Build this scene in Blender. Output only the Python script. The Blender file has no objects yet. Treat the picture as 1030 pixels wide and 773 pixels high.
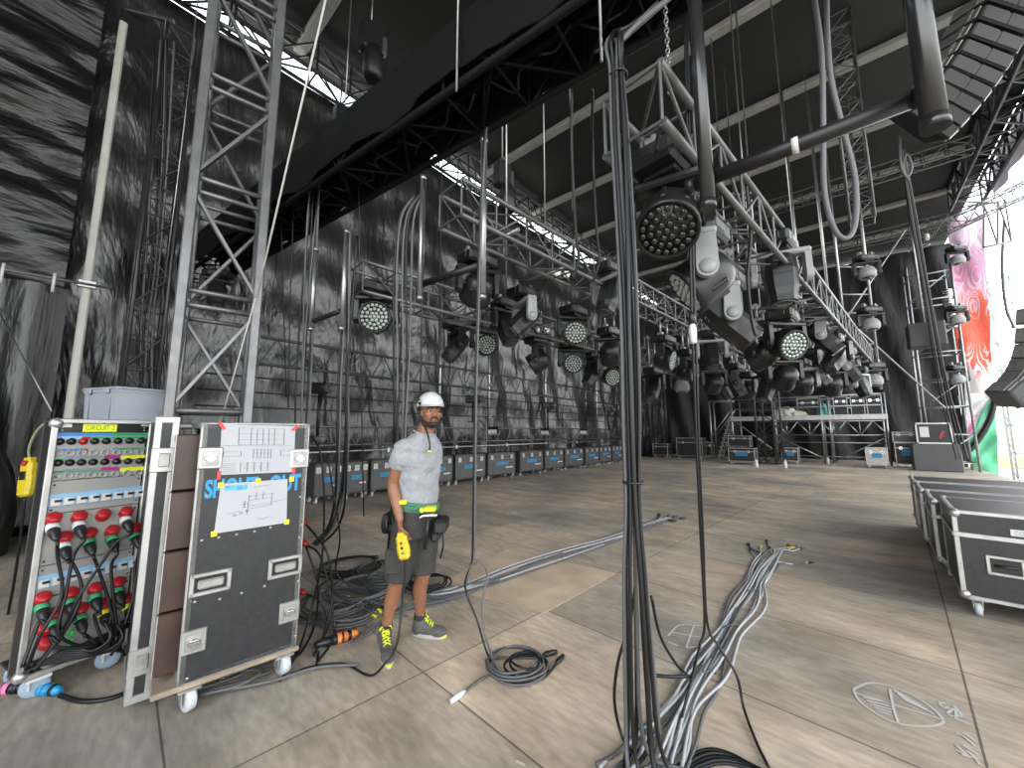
import bpy, bmesh, math, random
from mathutils import Vector, Matrix, Quaternion
random.seed(7)
PI = math.pi
SC = bpy.context.scene
COL = SC.collection
V = Vector

# ---------------------------------------------------------------- camera
F_PX, CX, CY, EYE = 387.0, 515.0, 386.5, 1.53
PITCH, YAW = math.radians(7.0), math.radians(40.9)
FW = V((-math.sin(YAW) * math.cos(PITCH), math.cos(YAW) * math.cos(PITCH), math.sin(PITCH)))
RT = V((math.cos(YAW), math.sin(YAW), 0))
UPV = RT.cross(FW)
CAMP = V((0, 0, EYE))
cam_d = bpy.data.cameras.new('camera')
cam_d.sensor_fit = 'HORIZONTAL'; cam_d.sensor_width = 36.0
cam_d.lens = F_PX / 1030.0 * 36.0
cam_d.clip_start = 0.05; cam_d.clip_end = 500
cam_o = bpy.data.objects.new('camera', cam_d); COL.objects.link(cam_o)
cam_o.matrix_world = Matrix(((RT.x, UPV.x, -FW.x, 0), (RT.y, UPV.y, -FW.y, 0), (RT.z, UPV.z, -FW.z, EYE), (0, 0, 0, 1)))
SC.camera = cam_o

# ---------------------------------------------------------------- sky and exposure
SC.view_settings.view_transform = 'Standard'
SC.view_settings.look = 'None'
SC.view_settings.gamma = 1.0
SC.view_settings.use_curve_mapping = False
SC.view_settings.exposure = 1.15
wd = bpy.data.worlds.new('overcast_sky'); SC.world = wd; wd.use_nodes = True
wn = wd.node_tree.nodes; wl = wd.node_tree.links
bgn = wn['Background']
tcw = wn.new('ShaderNodeTexCoord'); sepw = wn.new('ShaderNodeSeparateXYZ'); rmp = wn.new('ShaderNodeValToRGB')
wl.new(tcw.outputs['Generated'], sepw.inputs[0]); wl.new(sepw.outputs['Z'], rmp.inputs[0])
rmp.color_ramp.elements[0].position = 0.0; rmp.color_ramp.elements[0].color = (1.0, 0.99, 0.97, 1)
rmp.color_ramp.elements[1].position = 0.6; rmp.color_ramp.elements[1].color = (0.82, 0.92, 1.0, 1)
wl.new(rmp.outputs[0], bgn.inputs[0]); bgn.inputs[1].default_value = 2.3
# ---------------------------------------------------------------- helpers
def ray(px, py): return FW + RT * ((px - CX) / F_PX) - UPV * ((py - CY) / F_PX)
def PT(px, py, d): return CAMP + ray(px, py) * d
def FL(px, py, z=0.0):
    r = ray(px, py); return CAMP + r * ((z - EYE) / r.z)
def ONX(px, py, x):
    r = ray(px, py); return CAMP + r * (x / r.x)
def ONY(px, py, y):
    r = ray(px, py); return CAMP + r * (y / r.y)
def ONP(px, py, p0, n):
    r = ray(px, py); return CAMP + r * ((p0 - CAMP).dot(n) / r.dot(n))
HR = V((RT.x, RT.y, 0)); HF = V((-math.sin(YAW), math.cos(YAW), 0)); Z = V((0, 0, 1))

_M = {}
def mat(name, col, rough=0.5, metal=0.0, noise=None, bump=None, spec=None, emit=None, coat=None, trans=None):
    """noise=(scale, amount): colour variation; bump=(scale, strength, detail)"""
    if name in _M: return _M[name]
    m = bpy.data.materials.new(name); m.use_nodes = True
    nt = m.node_tree; b = nt.nodes['Principled BSDF']; L = nt.links
    b.inputs['Base Color'].default_value = (*col, 1); b.inputs['Roughness'].default_value = rough; b.inputs['Metallic'].default_value = metal
    if spec is not None: b.inputs['Specular IOR Level'].default_value = spec
    if coat: b.inputs['Coat Weight'].default_value = coat
    if trans: b.inputs['Transmission Weight'].default_value = trans
    if emit:
        b.inputs['Emission Color'].default_value = (*emit[0], 1); b.inputs['Emission Strength'].default_value = emit[1]
    if noise or bump:
        tc = nt.nodes.new('ShaderNodeTexCoord')
    if noise:
        n = nt.nodes.new('ShaderNodeTexNoise'); n.inputs['Scale'].default_value = noise[0]; n.inputs['Detail'].default_value = 6
        r = nt.nodes.new('ShaderNodeValToRGB'); a = noise[1]
        r.color_ramp.elements[0].position = .3; r.color_ramp.elements[1].position = .7
        r.color_ramp.elements[0].color = (*[c * (1 - a) for c in col], 1)
        r.color_ramp.elements[1].color = (*[min(1, c * (1 + a)) for c in col], 1)
        L.new(tc.outputs['Object'], n.inputs['Vector']); L.new(n.outputs['Fac'], r.inputs[0]); L.new(r.outputs[0], b.inputs['Base Color'])
    if bump:
        n = nt.nodes.new('ShaderNodeTexNoise'); n.inputs['Scale'].default_value = bump[0]; n.inputs['Detail'].default_value = bump[2] if len(bump) > 2 else 4
        bp = nt.nodes.new('ShaderNodeBump'); bp.inputs['Strength'].default_value = bump[1]; bp.inputs['Distance'].default_value = .05
        L.new(tc.outputs['Object'], n.inputs['Vector']); L.new(n.outputs['Fac'], bp.inputs['Height']); L.new(bp.outputs[0], b.inputs['Normal'])
    _M[name] = m; return m

def frame(z, hint=None):
    z = V(z).normalized()
    h = V(hint) if hint is not None else (V((0, 0, 1)) if abs(z.z) < .95 else V((1, 0, 0)))
    x = h.cross(z)
    if x.length < 1e-6: x = V((1, 0, 0)).cross(z)
    x.normalize(); y = z.cross(x)
    return Matrix((x, y, z)).transposed()

class MB:
    def __init__(s): s.v = []; s.f = []; s.m = []; s.s = []
    def add(s, vs, fs, mi=0, sm=False):
        o = len(s.v); s.v += [V(p) for p in vs]
        for f in fs: s.f.append([i + o for i in f]); s.m.append(mi); s.s.append(sm)
        return s
    def box(s, c, size, R=None, ch=0.0, mi=0):
        hx, hy, hz = [a / 2 for a in size]; c = V(c)
        if ch <= 0:
            vs = [(x, y, z) for x in (-hx, hx) for y in (-hy, hy) for z in (-hz, hz)]
            fs = [(0, 1, 3, 2), (4, 6, 7, 5), (0, 4, 5, 1), (2, 3, 7, 6), (0, 2, 6, 4), (1, 5, 7, 3)]
        else:
            ch = min(ch, hx * .95, hy * .95, hz * .95)
            bm = bmesh.new(); bmesh.ops.create_cube(bm, size=1)
            for q in bm.verts: q.co = V((q.co.x * 2 * hx, q.co.y * 2 * hy, q.co.z * 2 * hz))
            bmesh.ops.bevel(bm, geom=bm.edges[:], offset=ch, segments=1, affect='EDGES', profile=.5)
            bm.verts.index_update()
            vs = [tuple(q.co) for q in bm.verts]; fs = [[q.index for q in f.verts] for f in bm.faces]; bm.free()
        vs = [V(p) for p in vs]
        if R is not None: vs = [R @ p for p in vs]
        return s.add([c + p for p in vs], fs, mi)
    def bar(s, p, q, w, h=None, hint=None, mi=0, ch=0.0):
        p, q = V(p), V(q); h = w if h is None else h
        return s.box((p + q) / 2, (w, h, (q - p).length), frame(q - p, hint), ch, mi)
    def cyl(s, p, q, r, n=10, r2=None, cap=True, mi=0, sm=True):
        p, q = V(p), V(q); R = frame(q - p); r2 = r if r2 is None else r2
        vs = []
        for (o, rr) in ((p, r), (q, r2)):
            for i in range(n):
                a = 2 * PI * i / n; vs.append(o + R @ V((rr * math.cos(a), rr * math.sin(a), 0)))
        s.add(vs, [(i, (i + 1) % n, n + (i + 1) % n, n + i) for i in range(n)], mi, sm)
        if cap:
            o = len(s.v) - 2 * n
            s.f.append([o + i for i in reversed(range(n))]); s.m.append(mi); s.s.append(False)
            s.f.append([o + n + i for i in range(n)]); s.m.append(mi); s.s.append(False)
        return s
    def tube(s, pts, r, n=7, mi=0, closed=False):
        pts = [V(p) for p in pts]; N = len(pts)
        if N < 2: return s
        t0 = (pts[1] - pts[0]).normalized(); R = frame(t0); x = R.col[0].copy()
        vs = []
        for i, p in enumerate(pts):
            if i == 0: t = pts[1] - pts[0]
            elif i == N - 1: t = pts[-1] - pts[-2]
            else: t = pts[i + 1] - pts[i - 1]
            if t.length < 1e-9: t = t0
            t.normalize(); x = x - t * x.dot(t)
            if x.length < 1e-6: x = frame(t).col[0].copy()
            x.normalize(); y = t.cross(x); t0 = t
            rr = r[i] if isinstance(r, (list, tuple)) else r
            for k in range(n):
                a = 2 * PI * k / n; vs.append(p + x * (rr * math.cos(a)) + y * (rr * math.sin(a)))
        fs = []
        for i in range(N - 1):
            for k in range(n): fs.append((i * n + k, i * n + (k + 1) % n, (i + 1) * n + (k + 1) % n, (i + 1) * n + k))
        fs.append(tuple(reversed(range(n)))); fs.append(tuple((N - 1) * n + k for k in range(n)))
        return s.add(vs, fs, mi, True)
    def lathe(s, prof, p=(0, 0, 0), axis=(0, 0, 1), n=20, mi=0, sm=True, sx=1.0, sy=1.0, hint=None):
        """prof: list of (radius, height along axis)"""
        p = V(p); R = frame(axis, hint); vs = []; K = len(prof)
        for (r, h) in prof:
            for i in range(n):
                a = 2 * PI * i / n; vs.append(p + R @ V((r * sx * math.cos(a), r * sy * math.sin(a), h)))
        fs = [(j * n + i, j * n + (i + 1) % n, (j + 1) * n + (i + 1) % n, (j + 1) * n + i) for j in range(K - 1) for i in range(n)]
        s.add(vs, fs, mi, sm); o = len(s.v) - K * n
        if prof[0][0] > 1e-5: s.f.append([o + i for i in reversed(range(n))]); s.m.append(mi); s.s.append(False)
        if prof[-1][0] > 1e-5: s.f.append([o + (K - 1) * n + i for i in range(n)]); s.m.append(mi); s.s.append(False)
        return s
    def ball(s, c, r, n=10, k=6, sc=(1, 1, 1), R=None, mi=0):
        c = V(c); vs = []
        for j in range(k + 1):
            th = PI * j / k
            for i in range(n):
                a = 2 * PI * i / n
                q = V((r * sc[0] * math.sin(th) * math.cos(a), r * sc[1] * math.sin(th) * math.sin(a), -r * sc[2] * math.cos(th)))
                vs.append(c + (R @ q if R is not None else q))
        return s.add(vs, [(j * n + i, j * n + (i + 1) % n, (j + 1) * n + (i + 1) % n, (j + 1) * n + i) for j in range(k) for i in range(n)], mi, True)
    def prism(s, poly, d, o, u, v, mi=0):
        """polygon in the u,v plane at o, extruded by d along u x v"""
        u, v, o = V(u), V(v), V(o); w = u.cross(v).normalized() * d; n = len(poly)
        a = [o + u * x + v * y for (x, y) in poly]
        vs = a + [p + w for p in a]
        return s.add(vs, [tuple(reversed(range(n))), tuple(range(n, 2 * n))] + [(i, (i + 1) % n, n + (i + 1) % n, n + i) for i in range(n)], mi)
    def quad(s, a, b, c, d, mi=0): return s.add([a, b, c, d], [(0, 1, 2, 3)], mi)
    def xf(s, M, start=0):
        for i in range(start, len(s.v)): s.v[i] = M @ s.v[i]
        return s
    def mesh(s, name, mats):
        me = bpy.data.meshes.new(name); me.from_pydata([tuple(p) for p in s.v], [], s.f)
        for m in (mats if isinstance(mats, (list, tuple)) else [mats]): me.materials.append(m)
        me.polygons.foreach_set('material_index', s.m); me.polygons.foreach_set('use_smooth', s.s)
        me.update(); return me
    def build(s, name, mats, parent=None, world=False, **tags):
        """top-level: origin goes to the base centre; child: local coordinates of its parent (world=True converts)"""
        if not s.v: return None
        if parent is None:
            xs = [p.x for p in s.v]; ys = [p.y for p in s.v]
            o = V(((min(xs) + max(xs)) / 2, (min(ys) + max(ys)) / 2, min(p.z for p in s.v)))
            s.v = [p - o for p in s.v]
        elif world:
            I = WM[thing_of(parent)].inverted(); s.v = [I @ p for p in s.v]; o = V((0, 0, 0))
        else: o = V((0, 0, 0))
        ob = bpy.data.objects.new(name, s.mesh(name, mats)); COL.objects.link(ob); ob.location = o
        if parent is not None: ob.parent = parent
        else: WM[ob.name] = Matrix.Translation(o)
        if tags: tag(ob, **tags)
        return ob
WM = {}
def thing_of(o):
    while o.parent is not None: o = o.parent
    return o.name
def tag(o, label=None, cat=None, group=None, kind=None):
    if label: o['label'] = label
    if cat: o['category'] = cat
    if group: o['group'] = group
    if kind: o['kind'] = kind
    return o
def thing(name, label, cat, loc=(0, 0, 0), rz=0.0, group=None):
    o = bpy.data.objects.new(name, None); COL.objects.link(o); o.empty_display_size = .1
    o.location = loc; o.rotation_euler = (0, 0, rz)
    WM[o.name] = Matrix.Translation(V(loc)) @ Matrix.Rotation(rz, 4, 'Z')
    return tag(o, label, cat, group)
def dup(o, loc=None, rz=None, label=None, group=None, parent=None):
    c = o.copy(); COL.objects.link(c)
    if parent is not None: c.parent = parent
    if loc is not None: c.location = loc
    if rz is not None: c.rotation_euler = (0, 0, rz)
    if label: c['label'] = label
    if group: c['group'] = group
    for ch in list(o.children): dup(ch, parent=c)
    if parent is None: WM[c.name] = Matrix.Translation(c.location) @ c.rotation_euler.to_matrix().to_4x4()
    return c
def struct(ob): ob['kind'] = 'structure'; return ob
def cr(pts, k=6):
    """Catmull-Rom through pts"""
    pts = [V(p) for p in pts]
    if len(pts) < 3: return pts
    P = [pts[0] * 2 - pts[1]] + pts + [pts[-1] * 2 - pts[-2]]; out = []
    for i in range(1, len(P) - 2):
        a, b, c, d = P[i - 1], P[i], P[i + 1], P[i + 2]
        for j in range(k):
            t = j / k
            out.append(.5 * ((2 * b) + (c - a) * t + (2 * a - 5 * b + 4 * c - d) * t * t + (3 * b - a - 3 * c + d) * t ** 3))
    out.append(pts[-1]); return out
def text_mb(mb, txt, o, u, v, height, width=None, depth=.001, mi=0, bold=0.0):
    """adds lettering standing in the u,v plane, lower left at o"""
    cu = bpy.data.curves.new('t', 'FONT'); cu.body = txt; cu.size = 1; cu.extrude = 0; cu.offset = bold
    ob = bpy.data.objects.new('t', cu); COL.objects.link(ob)
    me = bpy.data.meshes.new_from_object(ob.evaluated_get(bpy.context.evaluated_depsgraph_get()))
    if len(me.vertices):
        xs = [q.co.x for q in me.vertices]; ys = [q.co.y for q in me.vertices]
        x0, y0 = min(xs), min(ys); sy = height / (max(ys) - y0); sx = sy if width is None else width / (max(xs) - x0)
        w = V(u).cross(V(v)).normalized() * depth
        mb.add([V(o) + V(u) * ((q.co.x - x0) * sx) + V(v) * ((q.co.y - y0) * sy) + w for q in me.vertices], [list(p.vertices) for p in me.polygons], mi)
    bpy.data.objects.remove(ob); bpy.data.curves.remove(cu); bpy.data.meshes.remove(me)
    return mb
ORD = ['first', 'second', 'third', 'fourth', 'fifth', 'sixth', 'seventh', 'eighth', 'ninth', 'tenth', 'eleventh', 'twelfth', 'thirteenth', 'fourteenth', 'fifteenth', 'sixteenth']

# ---------------------------------------------------------------- common materials
M_ALU = mat('aluminium', (.45, .45, .44), .42, .75, noise=(9, .15))
M_ALUD = mat('worn_aluminium', (.36, .35, .33), .45, .6, noise=(14, .25))
M_BLK = mat('black_paint', (.009, .009, .01), .42)
M_STEEL = mat('black_steel', (.045, .045, .048), .36, .35, noise=(5, .2))
M_TRUSS = mat('dark_truss', (.13, .13, .13), .36, .55, noise=(6, .25))
M_PIPE = mat('galvanised_pipe', (.33, .33, .33), .3, .8, noise=(7, .2))
M_GLOSS = mat('black_gloss_pipe', (.07, .07, .07), .24, .75)
M_CHROME = mat('bright_metal', (.7, .7, .7), .2, 1.0)
M_RUB = mat('black_rubber', (.01, .01, .011), .45)
M_CAB = mat('black_cable', (.009, .009, .01), .38, spec=.35)
M_CABG = mat('grey_cable', (.1, .1, .104), .45)
M_CABS = mat('silver_cable', (.42, .42, .43), .42)
M_LAM = mat('dark_laminate', (.018, .0185, .02), .42, noise=(30, .3), bump=(160, .12))
M_LAMG = mat('grey_laminate', (.06, .06, .063), .42, noise=(6, .2))
M_PLAS = mat('black_plastic', (.014, .014, .015), .4)
M_PLASG = mat('grey_plastic', (.06, .06, .064), .38)
M_WHT = mat('white_plastic', (.6, .6, .59), .4)
M_RED = mat('red_plastic', (.36, .012, .016), .35)
M_YEL = mat('yellow_plastic', (.58, .44, .012), .4)
M_BLUE = mat('blue_vinyl', (.015, .25, .5), .4)
M_WHEEL = mat('grey_wheel', (.5, .52, .54), .5)
M_PAPER = mat('white_paper', (.4, .41, .44), .7)
M_INK = mat('grey_ink', (.1, .1, .12), .8)
# ================================================================ the setting
def tarp(name, col, rough, sc, st, stretch=(1, 1, 1), spec=.6, fine=(3.0, .35)):
    m = bpy.data.materials.new(name); m.use_nodes = True; nt = m.node_tree; L = nt.links; b = nt.nodes['Principled BSDF']
    b.inputs['Base Color'].default_value = (*col, 1); b.inputs['Specular IOR Level'].default_value = spec
    g = nt.nodes.new('ShaderNodeNewGeometry'); mp = nt.nodes.new('ShaderNodeMapping'); mp.inputs['Scale'].default_value = stretch
    L.new(g.outputs['Position'], mp.inputs[0])
    n1 = nt.nodes.new('ShaderNodeTexNoise'); n1.inputs['Scale'].default_value = sc; n1.inputs['Detail'].default_value = 5; n1.inputs['Distortion'].default_value = .8
    n2 = nt.nodes.new('ShaderNodeTexNoise'); n2.inputs['Scale'].default_value = sc * fine[0]; n2.inputs['Detail'].default_value = 4
    L.new(mp.outputs[0], n1.inputs[0]); L.new(mp.outputs[0], n2.inputs[0])
    ad = nt.nodes.new('ShaderNodeMath'); ad.operation = 'MULTIPLY_ADD'; ad.inputs[1].default_value = fine[1]
    L.new(n2.outputs['Fac'], ad.inputs[0]); L.new(n1.outputs['Fac'], ad.inputs[2])
    bp = nt.nodes.new('ShaderNodeBump'); bp.inputs['Strength'].default_value = st; bp.inputs['Distance'].default_value = .25
    L.new(ad.outputs[0], bp.inputs['Height']); L.new(bp.outputs[0], b.inputs['Normal'])
    mr = nt.nodes.new('ShaderNodeMapRange'); mr.inputs['To Min'].default_value = rough - .08; mr.inputs['To Max'].default_value = rough + .12
    L.new(n1.outputs['Fac'], mr.inputs['Value']); L.new(mr.outputs[0], b.inputs['Roughness'])
    return m
M_TARPB = tarp('shiny_back_tarp', (.014, .014, .014), .3, .8, 1.0, (1, 1.3, .35), 1.0)
M_TARPL = tarp('wrinkled_black_tarp', (.006, .006, .0065), .36, .8, .7, (1, .45, 1.6), .6)
M_TARPF = tarp('dark_side_tarp', (.006, .006, .007), .5, .7, .6, (1.2, 1, .3), .4)
M_ROOF = tarp('roof_tarp', (.014, .014, .014), .62, .35, .4, (.35, 1.5, 1), .35)
M_DRAPE = tarp('black_drape', (.009, .009, .009), .36, 2, .3, (1, 1, .2), .7)

def floor_mat():
    m = bpy.data.materials.new('stage_deck_panels'); m.use_nodes = True; nt = m.node_tree; L = nt.links; b = nt.nodes['Principled BSDF']
    g = nt.nodes.new('ShaderNodeNewGeometry'); mp = nt.nodes.new('ShaderNodeMapping'); mp.vector_type = 'TEXTURE'
    mp.inputs['Location'].default_value = (-2.09, 2.86, 0); mp.inputs['Rotation'].default_value = (0, 0, math.radians(-4))
    L.new(g.outputs['Position'], mp.inputs[0])
    br = nt.nodes.new('ShaderNodeTexBrick'); br.offset = 0.0; br.squash = 1
    br.inputs['Scale'].default_value = 1; br.inputs['Mortar Size'].default_value = .006; br.inputs['Mortar Smooth'].default_value = .2
    br.inputs['Brick Width'].default_value = 2.44; br.inputs['Row Height'].default_value = 1.22; br.inputs['Bias'].default_value = 0
    br.inputs['Color1'].default_value = (.56, .475, .385, 1); br.inputs['Color2'].default_value = (.4, .355, .3, 1); br.inputs['Mortar'].default_value = (.16, .14, .12, 1)
    L.new(mp.outputs[0], br.inputs[0])
    def noise(scale, det, lo, hi, c0, c1, stretch=None):
        n = nt.nodes.new('ShaderNodeTexNoise'); n.inputs['Scale'].default_value = scale; n.inputs['Detail'].default_value = det
        src = mp.outputs[0]
        if stretch:
            m2 = nt.nodes.new('ShaderNodeMapping'); m2.inputs['Scale'].default_value = stretch; L.new(src, m2.inputs[0]); src = m2.outputs[0]
        L.new(src, n.inputs[0]); r = nt.nodes.new('ShaderNodeValToRGB'); r.color_ramp.elements[0].position = lo; r.color_ramp.elements[1].position = hi
        r.color_ramp.elements[0].color = (*c0, 1); r.color_ramp.elements[1].color = (*c1, 1); L.new(n.outputs['Fac'], r.inputs[0]); return r.outputs[0], n
    def mul(a, c, f=1.0, mode='MULTIPLY'):
        x = nt.nodes.new('ShaderNodeMix'); x.data_type = 'RGBA'; x.blend_type = mode; x.inputs[0].default_value = f
        L.new(a, x.inputs[6]); L.new(c, x.inputs[7]); return x.outputs[2]
    c1, _ = noise(.5, 4, .35, .65, (.66, .67, .69), (1.25, 1.14, 1.05))
    c2, _ = noise(3.2, 8, .3, .7, (.72, .7, .68), (1.2, 1.2, 1.2), (.45, 1, 1))
    c3, nf = noise(26, 4, .3, .7, (.8, .8, .8), (1.15, 1.15, 1.15), (.3, 1, 1))
    c4, _ = noise(60, 2, .71, .76, (0, 0, 0), (.25, .24, .22))
    c = mul(mul(mul(br.outputs[0], c1), c2), c3); c = mul(c, c4, .55, 'ADD')
    L.new(c, b.inputs['Base Color']); b.inputs['Roughness'].default_value = .55; b.inputs['Specular IOR Level'].default_value = .3
    bp = nt.nodes.new('ShaderNodeBump'); bp.inputs['Strength'].default_value = .25; bp.inputs['Distance'].default_value = .01
    L.new(nf.outputs['Fac'], bp.inputs['Height']); L.new(bp.outputs[0], b.inputs['Normal'])
    return m
M_FLOOR = floor_mat()
ROOFZ = 10.8; WX = -9.6; FY = 27.5
struct(MB().box(((-10.2 + 3.9) / 2, 10.5, -.06), (14.1, 35, .12)).build('floor', M_FLOOR))
# back wall: a hanging tarp with real folds in it
def curtain(y0, y1, z0, z1, x, ny, nz, fn, thick=.015):
    mb = MB(); vs = []
    for i in range(ny + 1):
        for k in range(nz + 1):
            a, c = i / ny, k / nz; y = y0 + (y1 - y0) * a; z = z0 + (z1 - z0) * c
            vs.append((x + fn(y, z), y, z))
    n = len(vs); fs = [(i * (nz + 1) + k, (i + 1) * (nz + 1) + k, (i + 1) * (nz + 1) + k + 1, i * (nz + 1) + k + 1) for i in range(ny) for k in range(nz)]
    mb.add(vs, fs, 0, True); mb.add([(a - thick, b, c) for a, b, c in vs], [tuple(reversed(f)) for f in fs], 0, True)
    return mb
def f_back(y, z):
    s = max(0, 1 - z / 11)
    return .16 * s * math.sin(2.1 * y + .9 * math.sin(.55 * y + .35 * z)) + .08 * math.sin(4.7 * y + 1.6 * z + math.sin(y)) * s + .03 * math.sin(5.2 * z + .8 * math.sin(1.7 * y))
struct(curtain(-1.5, FY + .3, 0, 10.12, WX, 260, 70, f_back).build('wall_back', M_TARPB))
# far wall with folds
mbf = curtain(-10, 4.7, 0, ROOFZ - .1, 0, 120, 40, lambda y, z: .12 * math.sin(2.3 * y + .4 * math.sin(z)) * max(.15, 1 - z / 9) + .06 * math.sin(5 * y + z))
mbf.v = [V((p.y, FY + p.x, p.z)) for p in mbf.v]
struct(mbf.build('wall_far', M_TARPF))
# unseen tarp wall added behind the camera to darken the stage's left
mbf = curtain(-10, -3.2, 0, ROOFZ - .1, 0, 90, 20, lambda y, z: .12 * math.sin(2.3 * y + .4 * math.sin(z)))
mbf.v = [V((p.y, -6.9 + p.x, p.z)) for p in mbf.v]
struct(mbf.build('wall_light_blocker', M_TARPF))
# wrinkled black tarp hanging in front of the back wall on the left
def f_left(y, z):
    return .05 * math.sin(3.1 * z + 1.4 * math.sin(1.3 * y) + .9 * y) + .035 * math.sin(7.3 * z - 2.2 * y) + .02 * math.sin(13 * z + 3 * y)
struct(curtain(-6.6, -.22, 0, 10.0, -9.28, 90, 200, f_left).build('wall_left', M_TARPL))
# roof
struct(MB().box(((-9.7 + 4.4) / 2, 10.4, ROOFZ + .1), (14.1, 35, .16)).build('ceiling', M_ROOF))
M_BEAM = mat('pale_roof_batten', (.24, .23, .21), .55, noise=(2, .15))
for i, y in enumerate((-.2, 2.9, 6.0, 9.05, 12.15, 15.25, 18.4, 21.4, 24.5)):
    o = MB().box((-2.6, y, ROOFZ - .07), (13.6, .26, .16), ch=.02).build('roof_batten', M_BEAM)
    tag(o, 'pale roof batten across the dark roof, %s from the far end' % ORD[8 - i], 'roof beam', 'battens under the black roof')
# outside ground
struct(MB().box((40, 40, -1.65), (160, 200, .1)).build('ground', mat('bright_field', (.55, .52, .45), .9, noise=(.3, .2))))

# black drape on a cable, lower left
mb = curtain(-6.5, -.15, .25, 3.62, -8.55, 120, 12, lambda y, z: .09 * math.sin(9 * y + .6 * math.sin(2 * y)) * (1 - .25 * z / 3.6))
tag(mb.build('black_drape', M_DRAPE), 'black pleated drape hanging from a wire at the left wall', 'drape')
mb = MB().tube([V((-8.5, -6.5, 3.7)), V((-8.5, -3, 3.66)), V((-8.5, .3, 3.74))], .02, 6)
tag(mb.build('drape_wire', M_PIPE), 'thin wire that carries the black drape at far left', 'wire')
for i, y in enumerate((-2.6, -1.5, -.75, -.3)):
    tag(MB().tube([V((-8.5, y, 3.52)), V((-8.47, y, 3.68)), V((-8.5, y, 3.8))], .018, 5).build('drape_clip', M_WHT), 'small white clip holding the black drape to its wire', 'clip', 'drape clips')
# pale pole in the corner between tarps
o = thing('wall_pole', 'tall pale pole standing between two black tarps on the left', 'pole', (-8.6, .02, 0))
MB().box((0, 0, 4.15), (.13, .1, 8.3), ch=.02).build('shaft', mat('pale_pole', (.45, .44, .4), .5, noise=(2, .1)), o)
MB().box((0, 0, .02), (.3, .3, .04), ch=.01).build('foot_plate', M_PIPE, o)
MB().box((.07, 0, 3.74), (.06, .2, .12), ch=.01).build('clamp', M_PIPE, o)
# heap of black sheeting in the left corner
def heap(name, label, c, sx, sy, h, m, seed):
    rnd = random.Random(seed); mb = MB(); n, k = 40, 16; vs = []
    ph = [rnd.uniform(0, 6) for _ in range(6)]
    for j in range(k + 1):
        t = j / k
        for i in range(n):
            a = 2 * PI * i / n
            r = (1 - t ** 2.2) ** .5 * (1 + .14 * math.sin(3 * a + ph[0] + 2 * t) + .1 * math.sin(7 * a + ph[1] + 5 * t) + .05 * math.sin(13 * a + ph[2]))
            z = h * t * (1 + .12 * math.sin(4 * a + ph[3]))
            vs.append((c[0] + sx * r * math.cos(a), c[1] + sy * r * math.sin(a), c[2] + z))
    mb.add(vs, [(j * n + i, j * n + (i + 1) % n, (j + 1) * n + (i + 1) % n, (j + 1) * n + i) for j in range(k) for i in range(n)], 0, True)
    return tag(mb.build(name, m), label, 'sheeting')
p = PT(6, 470, 4.6)
heap('folded_sheeting', 'heap of glossy black sheeting piled behind the distribution rack', (p.x - .5, p.y - .75, 0), .9, .8, 1.95, M_DRAPE, 3)
# tan replacement panel and pale patches in the deck
q = [FL(*a, .0) for a in ((510, 553), (621, 577), (548, 617), (437, 590))]
mb = MB(); mb.add([p + V((0, 0, .0005)) for p in q] + [p + V((0, 0, .0025)) for p in q], [(0, 1, 2, 3)[::-1], (4, 5, 6, 7), (0, 1, 5, 4), (1, 2, 6, 5), (2, 3, 7, 6), (3, 0, 4, 7)])
struct(mb.build('trim_1', mat('tan_plywood', (.6, .46, .32), .55, noise=(3, .2), bump=(40, .1))))
# ================================================================ trusses
def box_truss(name, label, cat, p0, p1, w, h, rc, rb, seg, m=None, group=None, square=False, up=(0, 0, 1), ends=True):
    """p0,p1: centre line ends; four chords as parts, the lattice as one part"""
    m = m or M_TRUSS; p0, p1 = V(p0), V(p1); ax = (p1 - p0).normalized(); Ln = (p1 - p0).length
    upv = V(up); sd = ax.cross(upv).normalized(); upv = sd.cross(ax).normalized()
    base = p0 if p0.z <= p1.z else p1
    t = thing(name, label, cat, base, 0, group)
    cs = [(-w / 2, -h / 2), (w / 2, -h / 2), (w / 2, h / 2), (-w / 2, h / 2)]
    for a, b in cs:
        o = sd * a + upv * b; mb = MB()
        if square: mb.bar(p0 + o, p1 + o, rc * 2, rc * 2, sd, ch=rc * .25)
        else: mb.cyl(p0 + o, p1 + o, rc, 8)
        mb.build('chord', m, t, world=True)
    n = max(1, round(Ln / seg)); mb = MB()
    def member(a, b):
        if square: mb.bar(a, b, rb * 2, rb * 2.4)
        else: mb.cyl(a, b, rb, 5, cap=False)
    for f in range(4):
        a, b = cs[f], cs[(f + 1) % 4]
        A = sd * a[0] + upv * a[1]; B = sd * b[0] + upv * b[1]
        for i in range(n):
            s0, s1 = p0 + ax * (Ln * i / n), p0 + ax * (Ln * (i + 1) / n)
            if (i + f // 2) % 2: member(s0 + A, s1 + B)
            else: member(s0 + B, s1 + A)
            member(s0 + A, s0 + B)
        member(p1 + A, p1 + B)
    mb.build('bracing', m, t, world=True)
    return t
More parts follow.
